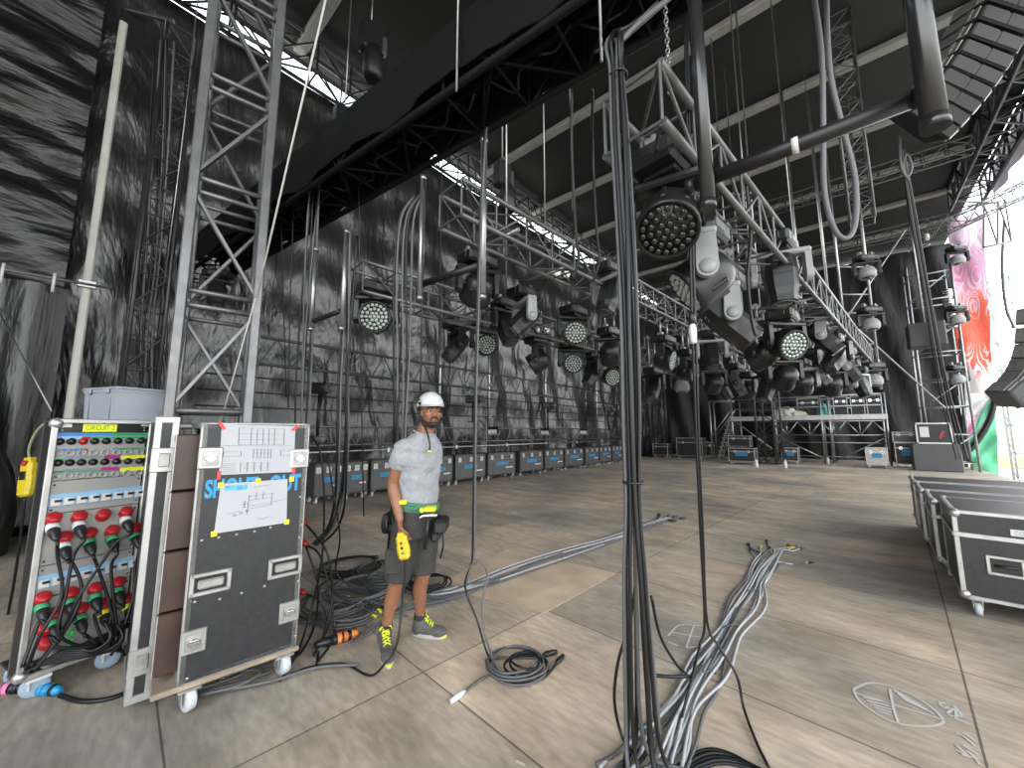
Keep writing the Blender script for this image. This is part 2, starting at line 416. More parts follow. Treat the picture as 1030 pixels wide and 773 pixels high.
def ladder_truss(name, label, cat, p0, p1, up, h, rc, rb, seg, m=None, group=None, diag=True):
    m = m or M_TRUSS; p0, p1 = V(p0), V(p1); ax = (p1 - p0).normalized(); Ln = (p1 - p0).length; upv = V(up).normalized()
    t = thing(name, label, cat, p0 if p0.z <= p1.z else p1, 0, group)
    for s in (-.5, .5): MB().cyl(p0 + upv * h * s, p1 + upv * h * s, rc, 8).build('chord', m, t, world=True)
    n = max(1, round(Ln / seg)); mb = MB()
    for i in range(n):
        a, b = p0 + ax * (Ln * i / n), p0 + ax * (Ln * (i + 1) / n); mid = (a + b) / 2
        if diag: mb.cyl(a - upv * h / 2, mid + upv * h / 2, rb, 5, cap=False).cyl(mid + upv * h / 2, b - upv * h / 2, rb, 5, cap=False)
        else: mb.cyl(a - upv * h / 2, a + upv * h / 2, rb, 5, cap=False)
    mb.cyl(p1 - upv * h / 2, p1 + upv * h / 2, rb, 5, cap=False)
    mb.build('bracing', m, t, world=True); return t

# big square-tube tower, left foreground
TC = PT(211, 420, 4.35); TC.z = 0
M_TOW = mat('grey_steel', (.17, .17, .175), .36, .5, noise=(5, .2))
t = thing('truss_tower', 'thick square-tube steel truss tower behind the two road cases on the left', 'truss tower', TC, 0)
fx = V((TC.x, TC.y, 0)).normalized(); ang = math.atan2(fx.y, fx.x)
e1 = V((-math.sin(ang + .02), math.cos(ang + .02), 0)) * -1; e1 = -e1; e2 = fx
if e1.dot(HR) < 0: e1 = -e1
W = .66; H_T = 9.0
cc = {}
for (a, b) in ((-1, -1), (1, -1), (1, 1), (-1, 1)):
    o = TC + e1 * (a * W / 2) + e2 * (b * W / 2 - .0); cc[a, b] = o
    MB().bar(o + Z * .02, o + Z * H_T, .095, .095, e1, ch=.012).build('chord', M_TOW, t, world=True)
fr = [((-1, -1), (1, -1)), ((1, -1), (1, 1)), ((1, 1), (-1, 1)), ((-1, 1), (-1, -1))]
for i, (a, b) in enumerate(fr):
    mb = MB(); A, B = cc[a], cc[b]; nrm = (B - A).cross(Z).normalized()
    step = 1.28
    for k in range(8):
        z0 = .3 + step * k
        if z0 > H_T: break
        mb.cyl(A + Z * z0, B + Z * z0, .028, 8)
        mb.cyl(A + Z * (z0 + .16), B + Z * (z0 + .16), .028, 8)
        z1 = min(z0 + step, H_T)
        P, Q = (A, B) if (k + i) % 2 else (B, A)
        mb.bar(P + Z * (z0 + .18), Q + Z * z1, .035, .07, nrm, ch=.004)
    mb.build('face_bracing', M_TOW, t, world=True)
MB().box((0, 0, .02), (W + .25, W + .25, .04), Matrix.Rotation(ang, 3, 'Z'), ch=.008).build('base_plate', M_STEEL, t)
o = cc[1, 1] + Z * 3.15 - e2 * .05; mb = MB().box(o, (.02, .07, .38), Matrix.Rotation(ang, 3, 'Z'))
mb.build('label_plate', M_PLAS, t, world=True)
# slim tower with cables further left
LT = ONX(138, 400, -8.6); LT.z = 0
box_truss('slim_truss_tower', 'slim black truss tower behind the square-tube tower, wrapped in cables', 'truss tower', LT, LT + Z * 8.6, .5, .4, .03, .014, .5, M_STEEL, up=(0, 1, 0))

# overhead truss, dark, crossing the picture
OT0, OT1 = V((.75, 2.42, 4.62)), V((-9.2, 1.4, 4.62))
M_DK = mat('matt_black_truss', (.004, .004, .004), .75, spec=.15)
ohd = box_truss('overhead_truss', 'heavy black box truss crossing overhead from upper centre down to the left', 'truss', OT0, OT1, .52, .52, .032, .014, .52, M_DK)
ad = (OT1 - OT0).normalized()
# black cloth wrapped over its near and top faces
mb = MB(); n = 80; sdv = ad.cross(Z).normalized()
for side in (-1, 1):
    vs = []
    for i in range(n + 1):
        p = OT0.lerp(OT1, i / n); wv = .015 * math.sin(i * .9) + .01 * math.sin(i * 2.3)
        for k, (o, z) in enumerate(((side * -.0, .335), (side * .3, .32), (side * (.305 + wv), .1), (side * (.3 - wv), -.2 - .05 * math.sin(i * .5 + side)))): vs.append(p + V((0, o, z)))
    f = [(4 * i + k, 4 * i + 4 + k, 4 * i + 5 + k, 4 * i + 1 + k) for i in range(n) for k in range(3)]
    mb.add(vs, f, 0, True); mb.add([v + V((0, side * .006, .004)) for v in vs], [q[::-1] for q in f], 0, True)
mb.build('cloth_cover', M_DK, ohd, world=True)
mb = MB()
for i in range(9):
    a = OT0.lerp(OT1, .03 + i * .09); pts = [a + V((random.uniform(-.05, .05) - .12 * k, random.uniform(-.12, .12), -.12 + .06 * math.sin(k * 1.7 + i))) for k in range(9)]
    mb.tube(cr(pts, 4), .012, 6)
tag(mb.build('cable_loom', M_CAB), 'black cable loom stuffed inside the overhead black truss', 'cables', kind='stuff')

# finger trusses with the lamps: A right, B middle, C left
FA0, FA1 = V((-.76, 1.88, 3.28)), V((.42, 12.4, 3.28))
FB0, FB1 = V((-2.62, 2.15, 3.62)), V((-1.95, 11.5, 3.62))
FC0, FC1 = V((-4.05, 2.0, 3.22)), V((-3.2, 11.5, 3.22))
TR = {}
TR['A'] = box_truss('lighting_truss', 'grey lighting truss nearest the hanging cable bundle, full of lamps', 'truss', FA0, FA1, .34, .34, .025, .011, .42, M_TRUSS, 'lamp trusses')
TR['B'] = box_truss('lighting_truss', 'grey lighting truss in the middle behind the wide black pipe', 'truss', FB0, FB1, .34, .34, .025, .011, .42, M_TRUSS, 'lamp trusses')
TR['C'] = box_truss('lighting_truss', 'grey lighting truss on the left with one big round lamp at its near end', 'truss', FC0, FC1, .34, .34, .025, .011, .42, M_TRUSS, 'lamp trusses')
FINGER = {'A': (FA0, FA1), 'B': (FB0, FB1), 'C': (FC0, FC1), 'D': (FA0, FA1)}
# vertical drop pipes and joining cross pipes ("goal posts") under the overhead truss
def pipe(name, label, cat, p, q, r, m=None, group=None, caps=True):
    t = thing(name, label, cat, p if p[2] <= q[2] else q, 0, group)
    MB().cyl(p, q, r, 16).build('tube', m or M_PIPE, t, world=True)
    ax = (V(q) - V(p)).normalized()
    for e, s in ((V(p), 1), (V(q), -1)):
        MB().cyl(e - ax * .006 * s, e + ax * .035 * s, r * 1.12, 16).build('end_collar', M_CHROME if m is None else m, t, world=True)
    return t
y_ = 1.9
a, b = ONY(699, 8, y_), ONY(704, 212, y_); b.x = a.x
pipe('drop_pipe', 'thick steel drop pipe hanging beside the bundle under the overhead truss', 'pipe', b, a + Z * .5, .033, M_GLOSS)
c1, c2 = ONY(924, -60, y_), ONY(941, 128, y_); c1.x = c2.x
pipe('drop_pipe', 'thick shiny steel drop pipe at upper right in front of speaker row', 'pipe', c2, c1 + Z * .3, .036, M_GLOSS)
h1, h2 = ONY(704, 178, y_ + .07), ONY(932, 103, y_ + .07); h2.z = h1.z = (h1.z + h2.z) / 2
t = pipe('cross_pipe', 'long black horizontal pipe joining the two drop pipes at upper right', 'pipe', h1 - V((.06, 0, 0)), h2, .033, M_BLK)
p = ONY(799, 142, y_ + .03); p.z = h1.z
MB().cyl(p - V((.012, -.04, 0)), p + V((.012, .04, 0)), .0345, 16).build('paper_tag', M_WHT, t, world=True)
# left goal posts
yb = 2.25
for (u, v, lab) in ((488, (487, 140, 300), 'thin steel drop pipe hanging in the middle over the worker'), (429, (426, 178, 300), 'thin steel drop pipe with a cross bar left of the middle'),
                    (345, (349, 232, 330), 'thin steel drop pipe at the near end of the left lamp truss'), (313, (318, 250, 330), 'thin steel drop pipe furthest left under overhead truss')):
    yy = {488: 2.05, 429: 1.95, 345: 1.75, 313: 1.7}[u]
    A_, B_ = ONY(v[0], v[1], yy), ONY(v[0], v[2], yy); B_.x = A_.x
    pipe('drop_pipe', lab, 'pipe', B_, A_, .026, M_PIPE)
a, b = ONY(424, 286, 1.98), ONY(486, 260, 2.05); b.z = a.z
pipe('cross_pipe', 'short black cross bar between two middle drop pipes above the helmet', 'pipe', a, b, .03, M_BLK)
a, b = ONY(316, 323, 1.72), ONY(345, 311, 1.75); b.z = a.z
pipe('cross_pipe', 'short black cross bar between the two leftmost drop pipes', 'pipe', a, b, .026, M_BLK)

# truss at the top of the back wall in front of the daylight slit
box_truss('eaves_truss', 'long black truss under the roof edge in front of the bright daylight slit', 'truss', (-9.0, -.1, 10.3), (-9.0, FY - .4, 10.3), .5, .8, .045, .025, .8, M_BLK)
# horizontal ladder trusses along the back wall
ladder_truss('wall_truss', 'long black ladder truss along the back wall, upper of two', 'truss', (-8.0, 2.2, 3.0), (-8.0, 20.5, 3.0), (0, 0, 1), .5, .03, .014, .55, M_STEEL, 'wall trusses')
ladder_truss('wall_truss', 'long grey ladder truss low along the back wall above the row of cases', 'truss', (-8.95, 2.6, 1.42), (-8.95, 22, 1.42), (0, 0, 1), .42, .025, .013, .5, M_TRUSS, 'wall trusses')
for i, z in enumerate((2.0, 2.3, 2.6)):
    tag(MB().cyl((-8.9, 1.5, z), (-8.9, 21.5, z), .018, 6).build('wall_cable', M_CAB), 'black cable stretched along the back wall, %s of three' % ('lowest', 'middle', 'highest')[i], 'cable', 'stretched wall cables')
t = thing('hand_rail', 'silver pipe rail running along the back wall above the cases', 'rail', (-9.0, 2.6, 1.0))
MB().cyl((-9.0, 2.6, 1.06), (-9.0, 22, 1.06), .028, 10).build('rail', M_PIPE, t, world=True)
for i in range(9): MB().box((-9.0, 3.2 + i * 2.3, 1.06), (.09, .07, .12), ch=.01).build('coupler', M_PIPE, t, world=True)
for i, px in enumerate((441, 491.5, 549, 601, 626)):
    y = ONX(px, 440, -9.15).y
    t = thing('wall_post', 'tall silver scaffold post against the back wall, %s from the left' % ORD[i], 'post', (-9.15, y, 0), 0, 'back wall posts')
    MB().cyl((0, 0, .01), (0, 0, 6.2), .05, 10).build('tube', M_PIPE, t)
    MB().box((0, 0, .01), (.18, .18, .02)).build('foot', M_PIPE, t)
    MB().box((.02, 0, 2.0), (.12, .14, .1), ch=.01).build('clamp', M_PIPE, t)
# tall diagonal struts and rigging wires
def wire(label, p, q, r=.008, m=None, group='rigging wires', name='rigging_wire', cat='wire'):
    return tag(MB().cyl(p, q, r, 6).build(name, m or M_PIPE), label, cat, group)
wl_ = [((459, 92), (464, 0), 1.75, 'rigging wire above the overhead truss at upper centre left'), ((605, 62), (608, -10), 2.0, 'rigging wire above the overhead truss near its right end')]
for (a, b, y, lab) in wl_:
    P = ONY(*a, y); wire(lab, P, P + Z * (ROOFZ - P.z - .1), .009)
for (px, py, d, lab) in ((797, 230, 7.5, 'thin vertical rigging wire passing behind the wide black pipe'), (1, 1, 1, ''), (832, 300, 8.5, 'thin vertical rigging wire left of the far lamp ladder'), (752, 230, 7, 'thin vertical rigging wire behind the hanging black lamp')):
    if d == 1: continue
    P = PT(px, py, d); wire(lab, P - Z * (1.0), V((P.x, P.y, ROOFZ - .1)), .011)
for (a, za, b, lab) in (((575, 175), 5.5, None, 'thin rigging wire left of the cable bundle'), ((548, 215), 5.0, None, 'thin rigging wire in front of the daylight slit')):
    P = PT(*a, 6.0); wire(lab, P - Z * .6, V((P.x, P.y, ROOFZ - .1)), .009)
# pale ropes on the left: one from above to the foot of the square tower
wire('pale rope slanting down past the right leg of the square-tube tower', PT(331, -15, 4.0), PT(258, 300, 4.25), .011, mat('pale_rope', (.5, .49, .45), .7), None, 'rope', 'rope')
wire('pale rope slanting from the tower leg down behind the paper-covered case', PT(257, 300, 4.2), PT(222, 425, 4.25), .008, mat('pale_rope', (.5, .49, .45), .7), None, 'rope', 'rope')
wire('grey brace pipe slanting across black tarp at upper left', PT(-5, 100, 6.6), PT(92, 18, 7.4), .03, M_PIPE, None, 'brace_pipe', 'pipe')
wire('thin guy wire slanting down over the black drape at far left', PT(-4, 308, 5.2), PT(52, 414, 4.6), .009, M_PIPE, None, 'guy_wire', 'wire')
tag(MB().tube([PT(*p, 5.6) for p in ((200, -10), (186, 120), (175, 210), (163, 300))], .008, 5).build('guy_wire', M_PIPE), 'thin guy wire just left of the square-tube tower', 'wire')
# horizontal roof pipes top left
for i, (a, b) in enumerate((((-5, -12), (140, 26)), ((50, -10), (175, 22)))):
    wire('dark roof pipe at the upper left corner, %s' % ('lower one', 'upper one')[i], PT(*a, 7), PT(*b, 7.4), .04, M_STEEL, 'corner roof pipes', 'roof_pipe', 'pipe')
# chain hoists
def hoist(px, py, d, label, s=1.0):
    P = PT(px, py, d); t = thing('chain_hoist', label, 'chain hoist', P, 0, 'chain hoists')
    MB().box((0, 0, .25 * s), (.22 * s, .3 * s, .5 * s), ch=.04 * s).build('motor', M_BLK, t)
    MB().box((0, .2 * s, .28 * s), (.16 * s, .1 * s, .3 * s), ch=.03 * s).build('gearbox', M_PLASG, t)
    MB().lathe([(.1 * s, -.5 * s), (.14 * s, -.45 * s), (.15 * s, -.15 * s), (.1 * s, 0)], (.12 * s, 0, 0)).build('chain_bag', M_BLK, t)
    MB().cyl((0, 0, .5 * s), (0, 0, ROOFZ - P.z - .05), .012, 6).build('chain', M_PIPE, t)
    mb = MB(); mb.tube(cr([V((0, 0, 0)), V((0, 0, -.08)), V((.05, 0, -.14)), V((0, 0, -.19)), V((-.05, 0, -.14))], 4), .014 * s, 6); mb.build('hook', M_CHROME, t)
hoist(372, 55, 7.5, 'black chain hoist hanging high above the overhead truss at upper left', 1.3)
hoist(345, 140, 7.0, 'black chain hoist with white label left of the overhead truss', 1.2)
hoist(505, 190, 6.8, 'pale grey chain hoist hanging near the daylight slit', 1.0)
# link chain near the thick drop pipe
def chain(label, p, q, n, s):
    mb = MB(); p, q = V(p), V(q)
    for i in range(n):
        c = p.lerp(q, (i + .5) / n); R = Matrix.Rotation((i % 2) * PI / 2, 3, 'Z')
        mb.tube([c + R @ V((s * .45 * math.cos(a), 0, s * .8 * math.sin(a))) for a in [2 * PI * k / 10 for k in range(11)]], s * .16, 5)
    return tag(mb.build('steel_chain', M_PIPE), label, 'chain')
P = PT(674, 95, 2.35); chain('steel link chain hanging behind the thick drop pipe at top centre', P, P + Z * 1.2, 34, .026)
# vertical truss masts on the right
M1 = PT(848, 60, 8.6)
box_truss('hanging_truss', 'slim vertical black truss hanging from the roof behind the big cable loop', 'truss', (M1.x, M1.y, 5.9), (M1.x + .0, M1.y, ROOFZ), .38, .38, .022, .01, .38, M_TRUSS, up=(0, 1, 0))
for i, (y, x0, x1, z) in enumerate(((16.5, -3.0, 3.4, 9.8), (20.5, -4, 3.4, 9.2))):
    box_truss('roof_truss', 'dark truss crossing under the roof at the far end, %s' % ('nearer one', 'further one')[i], 'truss', (x0 - 5, y, z), (x1, y, z), .4, .4, .03, .014, .5, M_STEEL, 'far roof trusses')
# lattice mast in front of the far platform
B_ = FL(776, 467)
box_truss('lattice_mast', 'black lattice mast standing on the deck in front of the far platform', 'truss tower', (B_.x, B_.y, .02), (B_.x, B_.y, 5.2), .75, .75, .045, .022, .62, M_STEEL, up=(.3, 1, 0))
for i, (px, py) in enumerate(((655, 452), (667, 452))):
    P = FL(px, 459.5); box_truss('lattice_mast', 'thin black lattice mast in the far dark corner, %s of two' % ('left', 'right')[i], 'truss tower', (P.x, P.y, .02), (P.x, P.y, 5.0), .4, .4, .04, .02, .6, M_STEEL, 'far corner masts', up=(.3, 1, 0))
# ================================================================ flight cases
def flight_case(name, label, loc, rz, w, d, h, lam, group=None, wheel=True, latch_front=3, handles=True, logo=None, lid=.62, cast=.14, front_handles=1, split=True, edge=None):
    """w along local x, d along local y (front faces -y), h includes castors"""
    t = thing(name, label, 'flight case', loc, rz, group); z0 = cast if wheel else 0.0; e = .032
    H0 = h - z0; zc = z0 + H0 / 2
    MB().box((0, 0, zc), (w - .012, d - .012, H0 - .012), ch=.006).build('body', lam, t)
    mb = MB(); zl = z0 + H0 * lid
    for sx in (-1, 1):
        for sy in (-1, 1): mb.box((sx * (w / 2 - e / 2), sy * (d / 2 - e / 2), zc), (e, e, H0), ch=.004)
    for zz in (z0 + e / 2, h - e / 2):
        for sy in (-1, 1): mb.box((0, sy * (d / 2 - e / 2), zz), (w, e, e), ch=.004)
        for sx in (-1, 1): mb.box((sx * (w / 2 - e / 2), 0, zz), (e, d, e), ch=.004)
    mb.build('edging', edge or M_ALU, t)
    if split:
        mb = MB()
        for sy in (-1, 1): mb.box((0, sy * (d / 2 + .001), zl), (w, .012, e * 1.2), ch=.003)
        for sx in (-1, 1): mb.box((sx * (w / 2 + .001), 0, zl), (.012, d, e * 1.2), ch=.003)
        mb.build('lid_rim', edge or M_ALU, t)
    for sx in (-1, 1):
        for sy in (-1, 1):
            for zz in (z0 + .03, h - .03):
                MB().ball((sx * (w / 2 - .022), sy * (d / 2 - .022), zz), .04, 8, 5).build('corner', edge or M_ALU, t)
    for i in range(latch_front):
        x = (i - (latch_front - 1) / 2) * (w * .36 if latch_front > 2 else w * .5)
        o = MB().box((x, -d / 2 - .004, zl), (.11, .02, .13), ch=.006).build('latch', M_CHROME if lam != M_LAMG else M_ALU, t)
        MB().box((x, -d / 2 - .018, zl), (.04, .014, .07), ch=.004).build('key', M_ALUD, o)
    for i in range(front_handles):
        x = 0 if front_handles == 1 else (-.3 + .6 * i) * w
        zh = z0 + H0 * (.42 if split else .5); o = MB()
        for (dx, dz, sx_, sz_) in ((0, .065, .2, .022), (0, -.065, .2, .022), (-.09, 0, .022, .13), (.09, 0, .022, .13)): o.box((x + dx, -d / 2 - .003, zh + dz), (sx_, .014, sz_), ch=.003)
        o = o.build('handle', M_ALU, t)
        MB().box((x, -d / 2 - .002, zh), (.16, .006, .11)).build('recess', M_BLK, o)
        MB().tube([V((x - .06, -d / 2 - .012, zh + .0)), V((x + .06, -d / 2 - .012, zh))], .012, 6).build('grip', M_RUB, o)
    if logo:
        o = MB().box((0, -d / 2 + .001, z0 + H0 * logo[1]), (w * logo[2], .008, H0 * logo[3])).build('sticker', M_BLUE, t); o['label'] = 'bright blue sticker'
        mb = MB(); text_mb(mb, logo[0], (-w * logo[2] * .46, -d / 2 - .0035, z0 + H0 * (logo[1] - logo[3] * .34)), (1, 0, 0), (0, 0, 1), H0 * logo[3] * .68, w * logo[2] * .92, .001)
        mb.build('lettering', M_LAM, t)
    if wheel:
        for sx in (-1, 1):
            for sy in (-1, 1):
                x, y = sx * (w / 2 - .09), sy * (d / 2 - .09); mb = MB()
                mb.box((x, y, z0 - .008), (.11, .11, .014)).box((x - .026, y, z0 * .68), (.006, .06, z0 * .62)).box((x + .026, y, z0 * .68), (.006, .06, z0 * .62))
                o = mb.build('castor', M_CHROME, t)
                MB().cyl((x - .02, y, z0 * .37), (x + .02, y, z0 * .37), z0 * .37, 16).build('wheel', M_WHEEL, o)
    return t

# the row along the back wall
bnds = [(316, 345), (346.5, 371), (373, 404), (406, 429), (430, 456), (458, 489), (491, 519), (523.5, 547), (548.5, 568), (569, 588), (589.5, 603.5), (604, 616), (617, 627), (628, 637)]
CXW = -8.55
for i, (a, b) in enumerate(bnds):
    ya, yb2 = ONX(a, 480, CXW).y, ONX(b, 480, CXW).y
    flight_case('flight_case', 'grey blue-stickered flight case in the back wall row, %s from left' % ORD[i], (CXW - .27, (ya + yb2) / 2, 0), PI / 2,
                yb2 - ya - .02, .5, .84, M_LAMG, 'row of grey cases on the back wall', latch_front=3, front_handles=0, logo=('SHOUT-OUT', .5, .42, .14), lid=.8, edge=M_STEEL)
    if i == 0: pass
mb = MB()
for i, (a, b) in enumerate(bnds):
    ya, yb2 = ONX(a, 480, CXW).y, ONX(b, 480, CXW).y
    tag(MB().box((CXW + .002, yb2 - (yb2 - ya) * .26, .36), (.006, (yb2 - ya) * .26, .035)).build('stencil_strip', M_WHT), 'thin white strip on the grey wall case, %s from the left' % ORD[i], 'sticker', 'white strips on the wall cases')

# big upright case with the drawings
LC, RC = FL(177, 693, .16), FL(300, 660, .16)
RC = LC + V((.055, .58, 0))
uu = (RC - LC).normalized(); nn = V((uu.y, -uu.x, 0))      # nn faces the camera
if nn.dot(CAMP - LC) < 0: nn = -nn
CW = (RC - LC).length; ctop = ONP(205, 425, LC, nn).z; CHH = ctop - .16
rz = math.atan2(uu.y, uu.x); cen = (LC + RC) / 2 - nn * .32
K = thing('upright_road_case', 'tall dark road case on a wheeled board with two drawings taped to its front', 'road case', (cen.x, cen.y, 0), rz)
KI = WM[K.name]
D = .64; f = -D / 2
M_BROWN = mat('brown_plywood', (.05, .028, .02), .4, noise=(5, .3))
M_WOOD = mat('raw_wood', (.28, .225, .165), .6, noise=(6, .3))
MB().box((0, f + .012, .16 + CHH / 2), (CW - .01, .024, CHH - .01), ch=.004).build('front_panel', M_LAM, K)
MB().box((CW / 2 - .012, .0, .16 + CHH / 2), (.024, D - .02, CHH - .01), ch=.004).build('side_panel', M_LAM, K)
MB().box((0, D / 2 - .012, .16 + CHH / 2), (CW - .01, .024, CHH - .01), ch=.004).build('back_panel', M_LAM, K)
MB().box((0, 0, ctop - .014), (CW - .01, D - .02, .026), ch=.004).build('top_panel', M_LAM, K)
MB().box((0, 0, .16 + .013), (CW - .01, D - .02, .026), ch=.004).build('floor_panel', M_WOOD, K)
mb = MB(); e = .036
for sx in (-1, 1):
    for sy in (-1, 1): mb.box((sx * (CW / 2 - e / 2), sy * (D / 2 - e / 2), .16 + CHH / 2), (e, e, CHH), ch=.005)
for zz in (.16 + e / 2, ctop - e / 2):
    for sy in (-1, 1): mb.box((0, sy * (D / 2 - e / 2), zz), (CW, e, e), ch=.005)
    for sx in (-1, 1): mb.box((sx * (CW / 2 - e / 2), 0, zz), (e, D, e), ch=.005)
mb.build('edging', M_ALU, K)
for i in range(4):     # brown drawers at the open left side
    z1 = .2 + i * (CHH - .1) / 4; hh = (CHH - .1) / 4 - .012
    o = MB().box((-CW / 2 + .13, .03, z1 + hh / 2), (.46, D - .15, hh), ch=.006).build('drawer', M_BROWN, K)
    MB().box((-CW / 2 - .102, -.12, z1 + hh * .82), (.006, .05, .035)).build('tag', M_WHT if i == 3 else M_ALUD, o)
    MB().lathe([(.016, 0), (.016, .006), (.008, .006)], (-CW / 2 - .101, .07, z1 + hh * .5), (-1, 0, 0), 12).build('finger_hole', M_BLK, o)
    mb = MB()
    for dy in (-1, 1): mb.box((-CW / 2 - .1, .03 + dy * (D / 2 - .08), z1 + hh / 2), (.006, .008, hh))
    mb.box((-CW / 2 - .1, .03, z1 + .004), (.006, D - .16, .008)); mb.build('pale_edge', M_ALUD, o)
def kx(px, py):       # a pixel on the front face -> local x, z
    q = KI.inverted() @ ONP(px, py, LC, nn); return q.x, q.z
# corner latches: dish plate + butterfly
for (px, py, s) in ((211, 461, -1), (305, 461, 1), (189, 647, -1), (296, 614, 1)):
    x, z = kx(px, py); x = s * (CW / 2 - .055)
    mb = MB(); mb.box((x, f - .004, z), (.115, .014, .125), ch=.006); o = mb.build('latch', M_ALU, K)
    mb = MB(); mb.box((x, f - .014, z), (.075, .006, .085), ch=.002); mb.build('dish', M_ALUD, o)
    mb = MB(); mb.cyl((x, f - .01, z), (x, f - .03, z), .022, 12).box((x, f - .03, z), (.055, .012, .022), ch=.003); mb.build('butterfly_key', M_CHROME, o)
for (px, py) in ((212, 586), (287, 570)):
    x, z = kx(px, py); mb = MB(); w2, h2 = .085, .05
    for (dx, dz, sx_, sz_) in ((0, h2, .19, .022), (0, -h2, .19, .022), (-w2, 0, .022, .12), (w2, 0, .022, .12)): mb.box((x + dx, f - .005, z + dz), (sx_, .014, sz_), ch=.004)
    o = mb.build('handle', M_ALU, K)
    MB().box((x, f - .001, z), (.15, .006, .08)).build('recess', M_BLK, o)
    MB().box((x, f - .012, z), (.12, .022, .05), ch=.009).build('grip', M_ALUD, o)
mb = MB()
for (px, py) in ((203, 544), (220, 541), (238, 538), (256, 535), (272, 531), (302, 500), (301, 541), (196, 606), (221, 603), (243, 597), (266, 590), (300, 585), (188, 683), (297, 640), (304, 528), (208, 499)):
    x, z = kx(px, py); mb.lathe([(.008, 0), (.006, .004), (0, .005)], (x, f, z), (0, -1, 0), 8)
mb.build('rivets', M_ALU, K)
mb = MB(); x0, z0 = kx(205, 503); x1, z1 = kx(303, 477)
for txt, a, b in (('SHOUT', 0, .52), ('-', .545, .61), ('OUT', .64, 1.0)):
    zz = z0 + .004 if txt != '-' else z0 + (z1 - z0) * .45
    text_mb(mb, txt, (x0 + (x1 - x0) * a, f - .0015, zz), (1, 0, 0), (0, 0, 1), (z1 - z0) * 1.0 if txt != '-' else (z1 - z0) * .2, (x1 - x0) * (b - a), .001, bold=.04)
s = len(mb.v)
o = mb.build('lettering', M_BLUE, K); o['label'] = 'large blue stencilled letters half hidden by paper'
# wheeled board
MB().box((-.04, .03, .142), (CW + .12, D + .04, .03), ch=.005).build('wheel_board', M_WOOD, K)
for sx in (-1, 1):
    for sy in (-1, 1):
        x, y = sx * (CW / 2 - .06), sy * (D / 2 - .05)
        o = MB().box((x, y, .122), (.1, .09, .012)).box((x - .03, y, .08), (.006, .05, .08)).box((x + .03, y, .08), (.006, .05, .08)).build('castor', M_ALUD, K)
        MB().lathe([(.03, -.02), (.06, -.02), (.064, -.012), (.064, .012), (.06, .02), (.03, .02)], (x, y, .0645), (1, .3, 0), 20).build('wheel', M_WHEEL, o)
# drawings taped on the front: things of their own
M_TAPR = mat('red_tape', (.65, .06, .06), .6); M_TAPY = mat('yellow_tape', (.85, .83, .03), .6)
def sheet(label, corners, tapes, lines, logo=None):
    q = [kx(*c) for c in corners]      # tl, tr, br, bl
    P = [KI @ V((x, f - .0045, z)) for x, z in q]; N = (KI.to_3x3() @ V((0, -1, 0)))
    o = thing('paper_drawing', label, 'drawing', P[3])
    n = 8; vs = []
    for i in range(n + 1):
        for j in range(n + 1):
            a, b = i / n, j / n
            p = P[3].lerp(P[2], a).lerp(P[0].lerp(P[1], a), b); vs.append(p + N * (.003 * math.sin(a * PI) * (1 - b) + .001))
    fs = [(i * (n + 1) + j, (i + 1) * (n + 1) + j, (i + 1) * (n + 1) + j + 1, i * (n + 1) + j + 1) for i in range(n) for j in range(n)]
    MB().add(vs, fs, 0, True).add([p - N * .0008 for p in vs], [g[::-1] for g in fs], 0, True).build('sheet', M_PAPER, o, world=True)
    mb = MB(); U = P[2] - P[3]; Wv = P[0] - P[3]
    def at(a, b): return P[3] + U * a + Wv * b + N * (.003 * math.sin(a * PI) * (1 - b) + .0022)
    for ln in lines:
        for k in range(len(ln) - 1):
            nn_ = max(1, int(abs(ln[k + 1][0] - ln[k][0]) * 5))
            for s_ in range(nn_):
                A = V((*ln[k], 0)).lerp(V((*ln[k + 1], 0)), s_ / nn_); B = V((*ln[k], 0)).lerp(V((*ln[k + 1], 0)), (s_ + 1) / nn_)
                mb.bar(at(A.x, A.y), at(B.x, B.y), .0026, .0008)
    mb.build('line_drawing', M_INK, o, world=True)
    for (a, b, r, m_) in tapes:
        c = at(a, b) + N * .0015; R = frame(N, U); R2 = R @ Matrix.Rotation(r, 3, 'Z')
        MB().box(c, (.05 if m_ == M_TAPR else .03, .018 if m_ == M_TAPR else .028, .0012), R2).build('tape', m_, o, world=True)
    if logo:
        a, b, c, d = logo; mb = MB(); mb.quad(at(a, b) + N * .0006, at(c, b) + N * .0006, at(c, d) + N * .0006, at(a, d) + N * .0006); mb.build('header_band', mat('pale_blue_print', (.1, .35, .6), .6, noise=(40, .5)), o, world=True)
    return o
def rect(a, b, c, d): return [(a, b), (c, b), (c, d), (a, d), (a, b)]
L1 = [rect(.22, .6, .84, .94), rect(.22, .6, .38, .94), rect(.7, .6, .84, .94)] + [[(.38 + .08 * i, .6), (.38 + .08 * i, .93)] for i in range(5)] + [[(.22, z), (.84, z)] for z in (.7, .82)]
L1 += [[(.02, .58), (.98, .57)], rect(.04, .36, .26, .46), rect(.42, .32, .66, .5), rect(.8, .36, .97, .48)] + [[(.42 + .05 * i, .32), (.42 + .05 * i, .5)] for i in range(5)] + [[(.42, .42), (.66, .42)]]
L1 += [[(.04, .04 + .035 * i), (.2, .04 + .035 * i)] for i in range(6)] + [[(.26 + .09 * k, .05), (.26 + .09 * k, .24)] for k in range(5)] + [[(.3 + .1 * k, .06 + .05 * i), (.36 + .1 * k, .06 + .05 * i)] for k in range(4) for i in range(4)]
